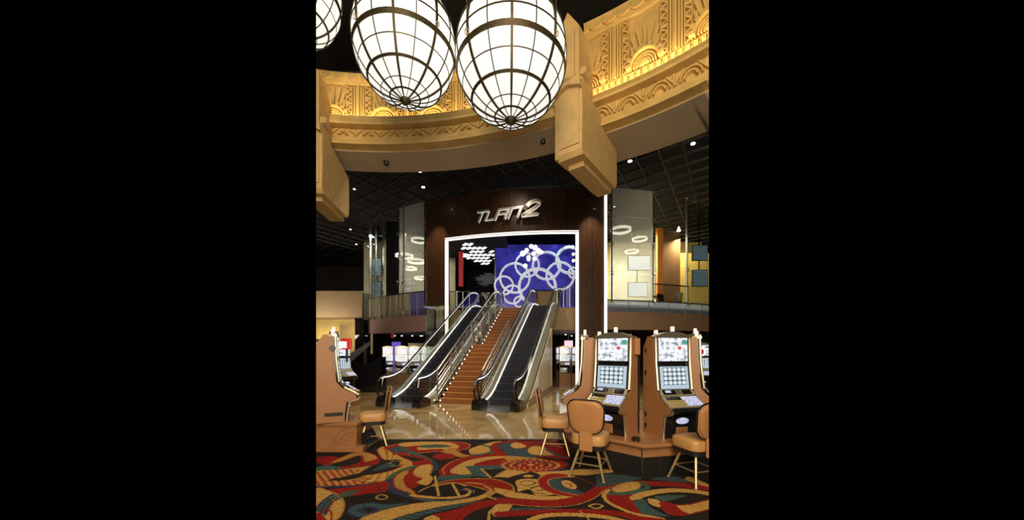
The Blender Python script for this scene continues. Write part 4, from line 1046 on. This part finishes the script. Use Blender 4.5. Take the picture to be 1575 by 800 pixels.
def stool():
    s = thing('casino_stool', 'x', 'stool')
    b = MB(); cushion(b, rbox(.48, .46, .11), .455, .60, .035); b.build('seat', LEATHER2, s, True)
    b = MB(); lp = rbox(.46, .44, .10); b.prism([(x, y, .40) for x, y in lp], [(x, y, .458) for x, y in lp]); b.build('seat_base', BLACK, s)
    R = Matrix.Rotation(.16, 3, 'X')
    def bend(p):   # backrest plane: x across, y up, z thickness towards the front
        q = Vector((p.x, p.z-.35*p.x*p.x*-1*.8, p.y)); q = R @ q; return q+Vector((0, -.27, .86))
    lb = [(x*(1-.18*max(0, -y/.23)), y) for x, y in rbox(.50, .46, .13)]
    b = MB(); cushion(b, lb, -.025, .035, .02, lambda p: bend(p)); b.build('backrest', LEATHER, s, True)
    b = MB(); b.tube([bend(Vector((x*1.0, y*1.0, -.0))) for x, y in lb], .016, 6, closed=True); b.build('edge_piping', BLACK, s, True)
    b = MB(); cushion(b, [(x*.93, y*.93) for x, y in lb], .02, .045, .01, lambda p: bend(Vector((p.x, p.y, -p.z)))); b.build('back_shell', LEATHER, s, True)
    b = MB(); b.box((0, -.255, .54), (.18, .05, .30), bev=.015); b.build('back_strap', LEATHER, s)
    for a in (-1, 1):
        for c in (-1, 1):
            b = MB(); b.tube([(a*.12, c*.12, .41), (a*.235, c*.235, .012)], [.021, .017], 8); l_ = b.build('leg', BRASS, s, True)
            MB().lathe([(.024, 0), (.024, .015), (.018, .02)], 8, (a*.238, c*.238, 0)).build('foot', BRASS, l_)
    k = .18
    b = MB(); b.tube([(-k, -k, .19), (k, -k, .19), (k, k, .19), (-k, k, .19)], .010, 6, closed=True); b.build('footring', BRASS, s)
    return s
st = stool()
place(st, (1.12, 4.80, 0), -.50, 'tan leather stool in front, back to the camera, beside the black plinth')
def gp(px, Y): return ((px-CX)/F*Y, Y, 0)
o = copy_tree(st); place(o, gp(854, 5.85), -1.72, 'tan leather stool seen side-on in the middle, at the carpet edge')
o = copy_tree(st); place(o, gp(1070, 4.55), .30, 'tan leather stool cut by the right edge, before the right machine')
o = copy_tree(st); place(o, gp(574, 6.35), 1.93, 'tan leather stool on the left facing the profile slot machine')
print('objects', len(bpy.data.objects))
# ================================================================== CARPET
def carpet():
    x0, x1, y0, y1, h = -3.95, 3.95, 3.35, 6.645, .0105
    nx, ny = int((x1-x0)/h), int((y1-y0)/h)
    gx = np.linspace(x0, x1, nx+1); gy = np.linspace(y0, y1, ny+1); X, Y = np.meshgrid(gx, gy)
    R = (.27, .016, .012); O = (.44, .225, .055); O2 = (.55, .31, .085); K = (.022, .017, .015); T_ = (.05, .095, .095); B = (.035, .045, .085); GR = (.06, .11, .075)
    C = np.empty(X.shape+(3,)); C[:] = K
    def conv(pts, s): return np.array([G(480+x/5.081, 670+y/5.081) if s == 'a' else G(780+x/5, 670+y/5) for x, y in pts])
    def smooth(p, closed, n=7):
        m = len(p); out = []
        for i in range(m if closed else m-1):
            if closed: a, b, c, d = p[i-1], p[i], p[(i+1) % m], p[(i+2) % m]
            else: a, b, c, d = p[max(i-1, 0)], p[i], p[i+1], p[min(i+2, m-1)]
            for k in range(n):
                t = k/n; out.append(.5*((2*b)+(-a+c)*t+(2*a-5*b+4*c-d)*t*t+(-a+3*b-3*c+d)*t**3))
        if not closed: out.append(p[-1])
        return np.array(out)
    def win(p, pad):
        i0 = max(0, int((p[:, 0].min()-pad-x0)/h)); i1 = min(nx+1, int((p[:, 0].max()+pad-x0)/h)+2)
        j0 = max(0, int((p[:, 1].min()-pad-y0)/h)); j1 = min(ny+1, int((p[:, 1].max()+pad-y0)/h)+2)
        return slice(j0, j1), slice(i0, i1)
    def inside(p, W):
        xs, ys = X[W], Y[W]; r = np.zeros(xs.shape, bool); j = len(p)-1
        for i in range(len(p)):
            c = ((p[i, 1] > ys) != (p[j, 1] > ys))
            if p[j, 1] != p[i, 1]: c &= xs < (p[j, 0]-p[i, 0])*(ys-p[i, 1])/(p[j, 1]-p[i, 1])+p[i, 0]
            r ^= c; j = i
        return r
    def dist(p, W):
        xs, ys = X[W], Y[W]; d = np.full(xs.shape, 9.)
        for a, b in zip(p[:-1], p[1:]):
            v = b-a; l = (v*v).sum()+1e-9; t = np.clip(((xs-a[0])*v[0]+(ys-a[1])*v[1])/l, 0, 1)
            d = np.minimum(d, np.hypot(xs-a[0]-t*v[0], ys-a[1]-t*v[1]))
        return d
    def poly(c, s, pts, sm=True, edge=None, pat=None):
        p = conv(pts, s); p = smooth(p, True) if sm else p; W = win(p, .05)
        if W[0].stop <= W[0].start or W[1].stop <= W[1].start: return
        m = inside(p, W); sub = C[W]; sub[m] = c
        if pat: 
            q = pat(X[W], Y[W]) & m; sub[q] = pat.c
        if edge is not None:
            d = dist(np.vstack([p, p[:1]]), W); sub[d < .011] = edge
    def line(c, s, pts, wd, sm=True):
        p = conv(pts, s); p = smooth(p, False) if sm else p; W = win(p, wd)
        if W[0].stop <= W[0].start or W[1].stop <= W[1].start: return
        C[W][dist(p, W) < wd/2] = c
    class Pat:
        def __init__(s, f, c): s.f = f; s.c = c
        def __call__(s, x, y): return s.f(x, y)
    dots = Pat(lambda x, y: ((np.floor(x/.05)+np.floor(y/.06)) % 2) == 0, R)
    stripe = Pat(lambda x, y: (np.floor((x*.8+y*.6)/.03) % 2) == 0, B)
    stripeT = Pat(lambda x, y: (np.floor((x*.3+y)/.035) % 2) == 0, GR)
    fine = Pat(lambda x, y: ((np.floor(x/.022)+np.floor(y/.022)) % 2) == 0, T_)
    rays = Pat(lambda x, y: (np.floor(np.arctan2(y-5.2, x+1.9)*14) % 3) == 0, (.35, .15, .03))
    # ---- top-left
    poly(R, 'a', [(40, 170), (160, 165), (250, 185), (180, 215), (120, 240), (40, 210)])
    poly(O, 'a', [(350, 130), (450, 140), (515, 178), (450, 215), (400, 205), (385, 165), (340, 165), (230, 205), (150, 220), (180, 195)], edge=R)
    poly(K, 'a', [(370, 160), (370, 195), (300, 225), (190, 228), (280, 190)])
    line(R, 'a', [(75, 190), (110, 230), (200, 252), (320, 236), (395, 200), (385, 160)], .045)
    poly(R, 'a', [(525, 185), (510, 225), (420, 238), (250, 262), (160, 262), (300, 240), (420, 210)])
    poly(T_, 'a', [(30, 255), (120, 235), (230, 258), (120, 275), (30, 280)], pat=stripeT)
    poly(O, 'a', [(30, 285), (200, 272), (480, 240), (380, 310), (560, 330), (580, 355), (300, 400), (30, 395)])
    poly(O2, 'a', [(30, 290), (200, 270), (350, 270), (330, 310), (180, 345), (30, 360)], pat=dots)
    poly(O2, 'a', [(30, 360), (180, 358), (320, 355), (560, 340), (400, 385), (180, 398), (30, 392)], pat=dots)
    poly(K, 'a', [(130, 350), (250, 325), (350, 300), (420, 315), (360, 335), (260, 352), (150, 358)])
    line(B, 'a', [(30, 405), (300, 398), (500, 375), (600, 355)], .05)
    poly(O2, 'a', [(510, 110), (560, 88), (600, 120), (700, 170), (780, 205), (800, 240), (730, 290), (600, 350), (440, 372), (350, 350), (460, 345), (380, 322), (520, 300), (640, 270), (700, 235), (660, 200), (560, 190), (520, 150)], edge=R, pat=rays)
    poly(K, 'a', [(640, 190), (700, 205), (660, 240), (560, 270), (420, 312), (350, 318), (420, 265), (520, 220)])
    poly(B, 'a', [(540, 235), (600, 215), (660, 235), (560, 265), (470, 280)], pat=fine)
    line(O, 'a', [(600, 225), (640, 200), (690, 210), (680, 240), (620, 240)], .022)
    # top middle
    poly(R, 'a', [(560, 100), (700, 62), (900, 55), (1100, 50), (1230, 70), (1200, 110), (1080, 120), (900, 135), (700, 150), (620, 120)], edge=O)
    poly(O2, 'a', [(700, 60), (900, 50), (1080, 58), (1150, 90), (1080, 125), (1000, 108), (800, 118), (820, 96), (900, 90), (1090, 90), (1000, 72), (850, 80), (700, 90)])
    poly(T_, 'a', [(850, 82), (950, 74), (1060, 82), (1080, 92), (950, 98), (840, 96)])
    poly(B, 'a', [(610, 105), (700, 85), (740, 110), (680, 140), (620, 125)], pat=fine)
    poly(R, 'a', [(740, 110), (810, 92), (820, 130), (740, 135)])
    line(T_, 'a', [(700, 100), (800, 145), (900, 185), (955, 225), (960, 270)], .10)
    line(B, 'a', [(935, 205), (965, 235), (955, 275)], .09)
    poly(O, 'a', [(1000, 128), (1100, 105), (1190, 150), (1260, 150), (1180, 172), (1120, 165), (1040, 140)], edge=R)
    line(R, 'a', [(640, 145), (760, 160), (900, 185)], .07)
    poly(R, 'a', [(960, 150), (1080, 145), (1120, 175), (1020, 190), (950, 180)])
    # middle swirl: blue/green rim with gold body
    line(GR, 'a', [(870, 225), (740, 262), (640, 310), (600, 360)], .10)
    line(B, 'a', [(600, 350), (610, 410), (680, 450), (790, 480), (900, 505)], .11)
    poly(O, 'a', [(700, 285), (640, 340), (650, 410), (760, 455), (820, 500), (800, 440), (740, 400), (720, 340), (760, 285)], edge=R)
    poly(R, 'a', [(790, 265), (730, 320), (730, 380), (790, 415), (850, 370), (840, 325), (800, 305)])
    poly(O2, 'a', [(900, 225), (940, 240), (930, 290), (880, 335), (820, 325), (790, 290), (830, 245)], edge=(.3, .12, .03))
    poly(O2, 'a', [(900, 305), (945, 340), (900, 392), (820, 372), (860, 345)])
    poly(R, 'a', [(800, 205), (910, 195), (930, 222), (800, 240)])
    # red left band
    poly(R, 'a', [(110, 430), (260, 412), (450, 385), (590, 362), (575, 440), (430, 458), (290, 478), (200, 470)])
    line(K, 'a', [(500, 380), (540, 440), (640, 500)], .015); 
    poly(T_, 'a', [(240, 450), (370, 430), (300, 470), (200, 500)], pat=stripeT)
    # gold circle bottom left
    poly(O2, 'a', [(30, 425), (120, 435), (215, 480), (250, 550), (215, 640), (160, 665), (20, 668)], edge=O)
    for k in range(5): line(GR if k % 2 else B, 'a', [(30+k*18, 590+k*8), (80+k*18, 520+k*3), (160+k*18, 462+k*6)], .035)
    poly(R, 'a', [(20, 605), (80, 625), (110, 668), (20, 668)]); line(R, 'a', [(60, 620), (150, 540), (190, 500)], .02); line(R, 'a', [(120, 570), (150, 610), (150, 665)], .02)
    line(O2, 'a', [(500, 485), (540, 466), (588, 480), (570, 500), (515, 500), (500, 485)], .02)
    # paisley
    poly(T_, 'a', [(280, 600), (330, 550), (470, 530), (580, 545), (760, 530), (560, 580), (470, 620), (350, 640)], edge=B, pat=fine)
    poly(B, 'a', [(340, 590), (420, 555), (520, 565), (510, 610), (400, 620)], edge=T_); poly(K, 'a', [(400, 585), (450, 570), (490, 585), (440, 605)])
    # long gold swoosh
    poly(O2, 'a', [(380, 660), (560, 590), (760, 545), (1000, 515), (1200, 500), (1330, 470), (1400, 420), (1440, 400), (1440, 440), (1340, 495), (1150, 535), (900, 580), (700, 630), (600, 668)], edge=O)
    poly(B, 'a', [(620, 660), (800, 610), (1000, 560), (1200, 530), (1300, 520), (1100, 575), (900, 620), (780, 665)], pat=stripeT)
    poly(R, 'a', [(1000, 668), (940, 625), (1130, 580), (1300, 520), (1480, 500), (1575, 500), (1560, 530), (1440, 540), (1300, 600), (1180, 668)])
    poly(O2, 'a', [(870, 660), (930, 630), (980, 640), (990, 668)])
    poly(K, 'a', [(1180, 668), (1260, 600), (1400, 555), (1450, 560), (1390, 620), (1360, 668)]); poly(O2, 'a', [(1440, 545), (1560, 535), (1530, 600), (1440, 640), (1400, 600)])
    line(O2, 'a', [(1460, 545), (1390, 600), (1380, 660)], .03)
    # ladder leaf
    poly(R, 'a', [(960, 380), (1100, 350), (1250, 340), (1420, 345), (1540, 380), (1575, 420), (1560, 460), (1400, 440), (1260, 400), (1110, 375), (960, 400)], edge=O)
    line(O, 'a', [(830, 445), (930, 400), (1100, 372), (1200, 400)], .025)
    line(O2, 'a', [(780, 470), (850, 480), (1000, 492), (1180, 480), (1250, 440), (1200, 425)], .06); line(B, 'a', [(1140, 430), (1250, 430), (1240, 465)], .03)
    line(GR, 'a', [(830, 500), (1000, 515), (1150, 505)], .04)
    line(O2, 'a', [(960, 320), (990, 475)], .03, False); line(O2, 'a', [(1095, 378), (1150, 475)], .03, False)
    poly(O2, 'a', [(1190, 370), (1300, 375), (1430, 410), (1570, 440), (1570, 480), (1440, 450), (1400, 400)]); line(O, 'a', [(1350, 400), (1400, 430), (1380, 480), (1440, 500)], .04)
    # ring arc, teal zigzag
    line(R, 'a', [(1060, 310), (1050, 270), (1130, 210), (1300, 165), (1480, 150), (1700, 165)], .20)
    line(O, 'a', [(1040, 310), (1025, 265), (1110, 200), (1300, 150), (1480, 136)], .015)
    line(K, 'a', [(1075, 300), (1070, 260), (1150, 215)], .008)
    poly(O2, 'a', [(1100, 300), (1130, 240), (1250, 190), (1420, 165), (1600, 170), (1800, 200), (1800, 320), (1500, 330)])
    poly(R, 'a', [(1260, 235), (1350, 200), (1480, 180), (1560, 178), (1480, 205), (1420, 240)]); poly(R, 'a', [(1430, 235), (1520, 195), (1560, 230)])
    poly(T_, 'a', [(1195, 240), (1560, 235), (1500, 262), (1320, 262), (1400, 330), (1280, 322), (980, 360), (985, 320), (1250, 305)], False)
    poly(K, 'a', [(1330, 265), (1540, 262), (1400, 345)], False); line(O2, 'a', [(1320, 262), (1400, 335)], .03, False); line(O, 'a', [(1420, 330), (1480, 290), (1540, 262)], .02)
    poly(O2, 'a', [(1250, 100), (1380, 60), (1480, 48), (1400, 95), (1390, 140), (1260, 150), (1225, 125)]); line(T_, 'a', [(1240, 160), (1390, 135), (1395, 95), (1320, 75)], .07)
    poly(R, 'a', [(1395, 100), (1430, 60), (1575, 45), (1575, 60), (1460, 80), (1480, 120), (1575, 150), (1575, 165), (1450, 150)])
    poly(B, 'a', [(1450, 80), (1575, 50), (1600, 130), (1520, 130)], pat=fine)
    # ---- right crop
    poly(R, 'b', [(0, 40), (120, 45), (330, 40), (480, 60), (480, 180), (300, 170), (150, 160), (0, 165)])
    poly(B, 'b', [(-10, 70), (60, 50), (120, 90), (230, 170), (100, 165), (0, 150)], pat=fine); poly(O2, 'b', [(25, 75), (60, 55), (110, 65), (150, 85), (100, 100), (50, 98)])
    poly(O2, 'b', [(155, 120), (190, 85), (280, 90), (340, 130), (360, 155), (200, 150)], edge=T_); line(O2, 'b', [(320, 50), (380, 40)], .04); line(B, 'b', [(200, 70), (260, 50), (420, 60)], .05); line(T_, 'b', [(300, 110), (400, 160), (480, 170)], .06)
    line(O2, 'b', [(340, 75), (440, 95)], .04)
    poly(O, 'b', [(0, 160), (250, 180), (320, 195), (100, 190), (0, 195)])
    poly(R, 'b', [(-40, 220), (60, 190), (200, 182), (340, 190), (460, 210), (440, 250), (340, 275), (150, 285), (0, 262)])
    for rr, k, col in ((1, 26, O2), (.72, 20, O2), (.42, 12, O2)):
        for i in range(k):
            a = 2*PI*i/k; cx_, cy_ = 180+215*rr*math.cos(a), 232+42*rr*math.sin(a)
            poly(col, 'b', [(cx_-15*rr-3, cy_), (cx_, cy_-4), (cx_+15*rr+3, cy_), (cx_, cy_+4)])
    line(B, 'b', [(60, 232), (110, 205), (200, 198), (300, 215), (310, 235)], .03); poly(O2, 'b', [(150, 228), (180, 222), (210, 228), (180, 238)])
    poly(B, 'b', [(290, 285), (420, 255), (440, 262), (320, 290)])
    poly(O2, 'b', [(200, 285), (420, 275), (560, 262), (780, 262), (820, 285), (600, 310), (420, 300), (260, 310), (330, 320)], False)
    poly(O2, 'b', [(0, 270), (150, 285), (60, 310), (0, 305)]); poly(K, 'b', [(0, 330), (180, 285), (260, 315), (180, 340), (60, 345)]); poly(O2, 'b', [(120, 315), (160, 305), (205, 315), (165, 325)])
    # gold scrolls
    poly(O2, 'b', [(60, 355), (120, 335), (230, 340), (250, 380), (330, 430), (360, 460), (220, 465), (170, 420), (80, 440), (70, 400)], edge=K)
    line(K, 'b', [(100, 365), (150, 350), (220, 365), (160, 390), (110, 380)], .02); line(K, 'b', [(180, 410), (240, 395), (290, 420), (240, 425)], .03); line(K, 'b', [(200, 440), (300, 455)], .02)
    poly(O2, 'b', [(-20, 440), (100, 445), (250, 468), (420, 470), (580, 480), (440, 505), (250, 500), (60, 485), (-20, 470)])
    poly(R, 'b', [(235, 350), (290, 305), (400, 295), (520, 320), (420, 325), (330, 340), (320, 375), (380, 420), (500, 455), (600, 465), (640, 455), (600, 480), (440, 470), (320, 440), (250, 400)], edge=O)
    poly(B, 'b', [(320, 355), (370, 330), (430, 345), (420, 385), (560, 430), (600, 460), (440, 440), (350, 405)], pat=fine)
    poly(O2, 'b', [(420, 355), (470, 350), (530, 385), (520, 415), (440, 395)]); line(K, 'b', [(440, 370), (490, 380), (490, 400)], .015); line(R, 'b', [(520, 320), (600, 350), (690, 400)], .02)
    # big red wave
    line(R, 'b', [(-40, 505), (150, 520), (330, 525), (500, 505), (620, 470), (700, 425), (780, 395), (900, 370), (1100, 372), (1350, 385), (1600, 415)], .165)
    line(O, 'b', [(0, 530), (200, 550), (400, 552), (560, 530), (680, 480), (740, 430), (830, 390), (950, 345), (1030, 332)], .015)
    poly(GR, 'b', [(690, 310), (820, 300), (1020, 332), (860, 370), (700, 400), (690, 350)], pat=stripe)
    poly(GR, 'b', [(1100, 335), (1300, 320), (1390, 365), (1200, 350)], pat=stripe); poly(O2, 'b', [(1400, 320), (1550, 380), (1550, 400), (1380, 350)])
    poly(R, 'b', [(760, 470), (830, 455), (980, 455), (960, 500), (1010, 560), (1060, 610), (980, 610), (860, 560)])
    poly(O2, 'b', [(800, 420), (850, 380), (940, 360), (1020, 365), (1020, 410), (940, 435), (850, 445)], edge=GR); line(GR, 'b', [(770, 450), (900, 452), (1030, 430), (1080, 400), (1050, 365)], .07); line(O, 'b', [(840, 410), (900, 380), (950, 385), (940, 405)], .015)
    line(O2, 'b', [(780, 425), (745, 460), (770, 510), (860, 560), (980, 605), (1200, 645)], .05)
    line(O2, 'b', [(980, 490), (1020, 465), (1150, 435), (1300, 425), (1450, 435), (1600, 460)], .12)
    poly(T_, 'b', [(975, 500), (1075, 500), (1080, 540), (1180, 600), (1240, 625), (1060, 610), (1000, 560)]); 
    poly(T_, 'b', [(1130, 475), (1250, 462), (1380, 465), (1300, 490), (1200, 510)], pat=stripeT)
    poly(O2, 'b', [(1080, 485), (1180, 505), (1180, 560), (1090, 530)], edge=K); poly(R, 'b', [(1180, 510), (1290, 535), (1350, 590), (1380, 620), (1260, 615), (1190, 570)])
    poly(O2, 'b', [(1290, 540), (1400, 535), (1560, 495), (1600, 500), (1600, 560), (1400, 612), (1330, 580)], False, edge=R)
    line(O2, 'b', [(630, 545), (680, 530), (735, 545), (690, 565), (635, 550)], .022)
    poly(B, 'b', [(20, 560), (200, 562), (420, 565), (300, 580), (100, 590)], pat=stripeT)
    line(R, 'b', [(-60, 610), (150, 598), (400, 590), (620, 590), (850, 605), (1000, 640), (1200, 665)], .12)
    line(O2, 'b', [(180, 655), (280, 622), (450, 612), (650, 620), (800, 640), (900, 665)], .08); line(O, 'b', [(560, 585), (620, 640), (640, 665)], .02)
    # behind / under stools and bench stays dark; colour of yarn varies slightly
    rng = np.random.default_rng(3); nz = .78*rng.normal(1, .20, X.shape); C *= np.clip(nz, .35, 1.3)[..., None]
    keep = (X > LIM_L*Y-.1) & (X < LIM_R*Y+.1)
    me = bpy.data.meshes.new('carpet'); N = (nx+1)*(ny+1)
    idx = np.arange(N).reshape(ny+1, nx+1); q = np.stack([idx[:-1, :-1], idx[:-1, 1:], idx[1:, 1:], idx[1:, :-1]], -1)
    qk = keep[:-1, :-1]; q = q[qk].reshape(-1, 4); used = np.unique(q); remap = np.full(N, -1); remap[used] = np.arange(len(used)); q = remap[q]
    V = np.stack([X, Y, rng.normal(.006, .0012, X.shape)], -1).reshape(-1, 3)[used]; Cc = C.reshape(-1, 3)[used]
    me.vertices.add(len(V)); me.vertices.foreach_set('co', V.astype('f').ravel())
    me.loops.add(q.size); me.loops.foreach_set('vertex_index', q.ravel().astype('i'))
    me.polygons.add(len(q)); me.polygons.foreach_set('loop_start', np.arange(0, q.size, 4, dtype='i'))
    me.update(calc_edges=True); me.validate()
    at = me.color_attributes.new('yarn', 'FLOAT_COLOR', 'POINT'); at.data.foreach_set('color', np.concatenate([Cc, np.ones((len(Cc), 1))], 1).astype('f').ravel())
    m = mat('patterned_carpet', (1, 1, 1), .95); n = m.node_tree.nodes; L = m.node_tree.links; b = n['Principled BSDF']; b.inputs['Specular IOR Level'].default_value = .1
    a = n.new('ShaderNodeVertexColor'); a.layer_name = 'yarn'; L.new(a.outputs[0], b.inputs['Base Color'])
    me.materials.append(m); o = bpy.data.objects.new('floor_carpet', me); COL.objects.link(o); o['kind'] = 'structure'
    return o
carpet()
# ================================================================== end of what is modelled
# the photograph shows only the view between two upright edges; the hall is modelled between them and simply ends there
bpy.context.view_layer.update()
def trim_all():
    for o in [o for o in LATT.children]:      # the lattice stops at the outer edge of the rotunda ring
        mw = o.matrix_world; me = o.data.copy(); bm = bmesh.new(); bm.from_mesh(me)
        bmesh.ops.bisect_plane(bm, geom=bm.verts[:]+bm.edges[:]+bm.faces[:], plane_co=mw.inverted() @ Vector((0, 10.6, 9)), plane_no=mw.to_3x3().transposed() @ Vector((0, 1, 0)), clear_inner=True)
        if bm.faces: bm.to_mesh(me); o.data = me
        else: bpy.data.objects.remove(o)
        bm.free()
    planes = [(Vector((1, -LIM_L, 0)).normalized(), 1), (Vector((-1, LIM_R, 0)).normalized(), 1)]   # keep n.p >= 0
    for o in [o for o in bpy.data.objects if o.type == 'MESH']:
        mw = o.matrix_world; cs_ = [mw @ Vector(c) for c in o.bound_box]
        cut = []; kill = False
        for n_, _ in planes:
            d = [n_.dot(c) for c in cs_]
            if max(d) < .0001: kill = True
            elif min(d) < -.0001: cut.append(n_)
        if kill:
            for c in list(o.children): bpy.data.objects.remove(c)
            bpy.data.objects.remove(o); continue
        if not cut: continue
        me = o.data.copy(); bm = bmesh.new(); bm.from_mesh(me); inv = mw.inverted(); mt = mw.to_3x3().transposed()
        for n_ in cut:
            g = bm.verts[:]+bm.edges[:]+bm.faces[:]
            r = bmesh.ops.bisect_plane(bm, geom=g, plane_co=inv @ Vector((0, 0, 0)), plane_no=(mt @ n_).normalized(), clear_inner=True, dist=1e-5)
            ed = [e for e in r['geom_cut'] if isinstance(e, bmesh.types.BMEdge) and e.is_boundary]
            if ed and len(bm.verts) < 20000: bmesh.ops.holes_fill(bm, edges=ed, sides=0)
        if not bm.faces:
            bm.free(); bpy.data.meshes.remove(me)
            for c in list(o.children): bpy.data.objects.remove(c)
            bpy.data.objects.remove(o); continue
        bm.to_mesh(me); bm.free(); o.data = me
    for _ in range(3):
        for o in [o for o in bpy.data.objects if o.type == 'EMPTY' and not any(c.type != 'LIGHT' for c in o.children)]: bpy.data.objects.remove(o)
trim_all()
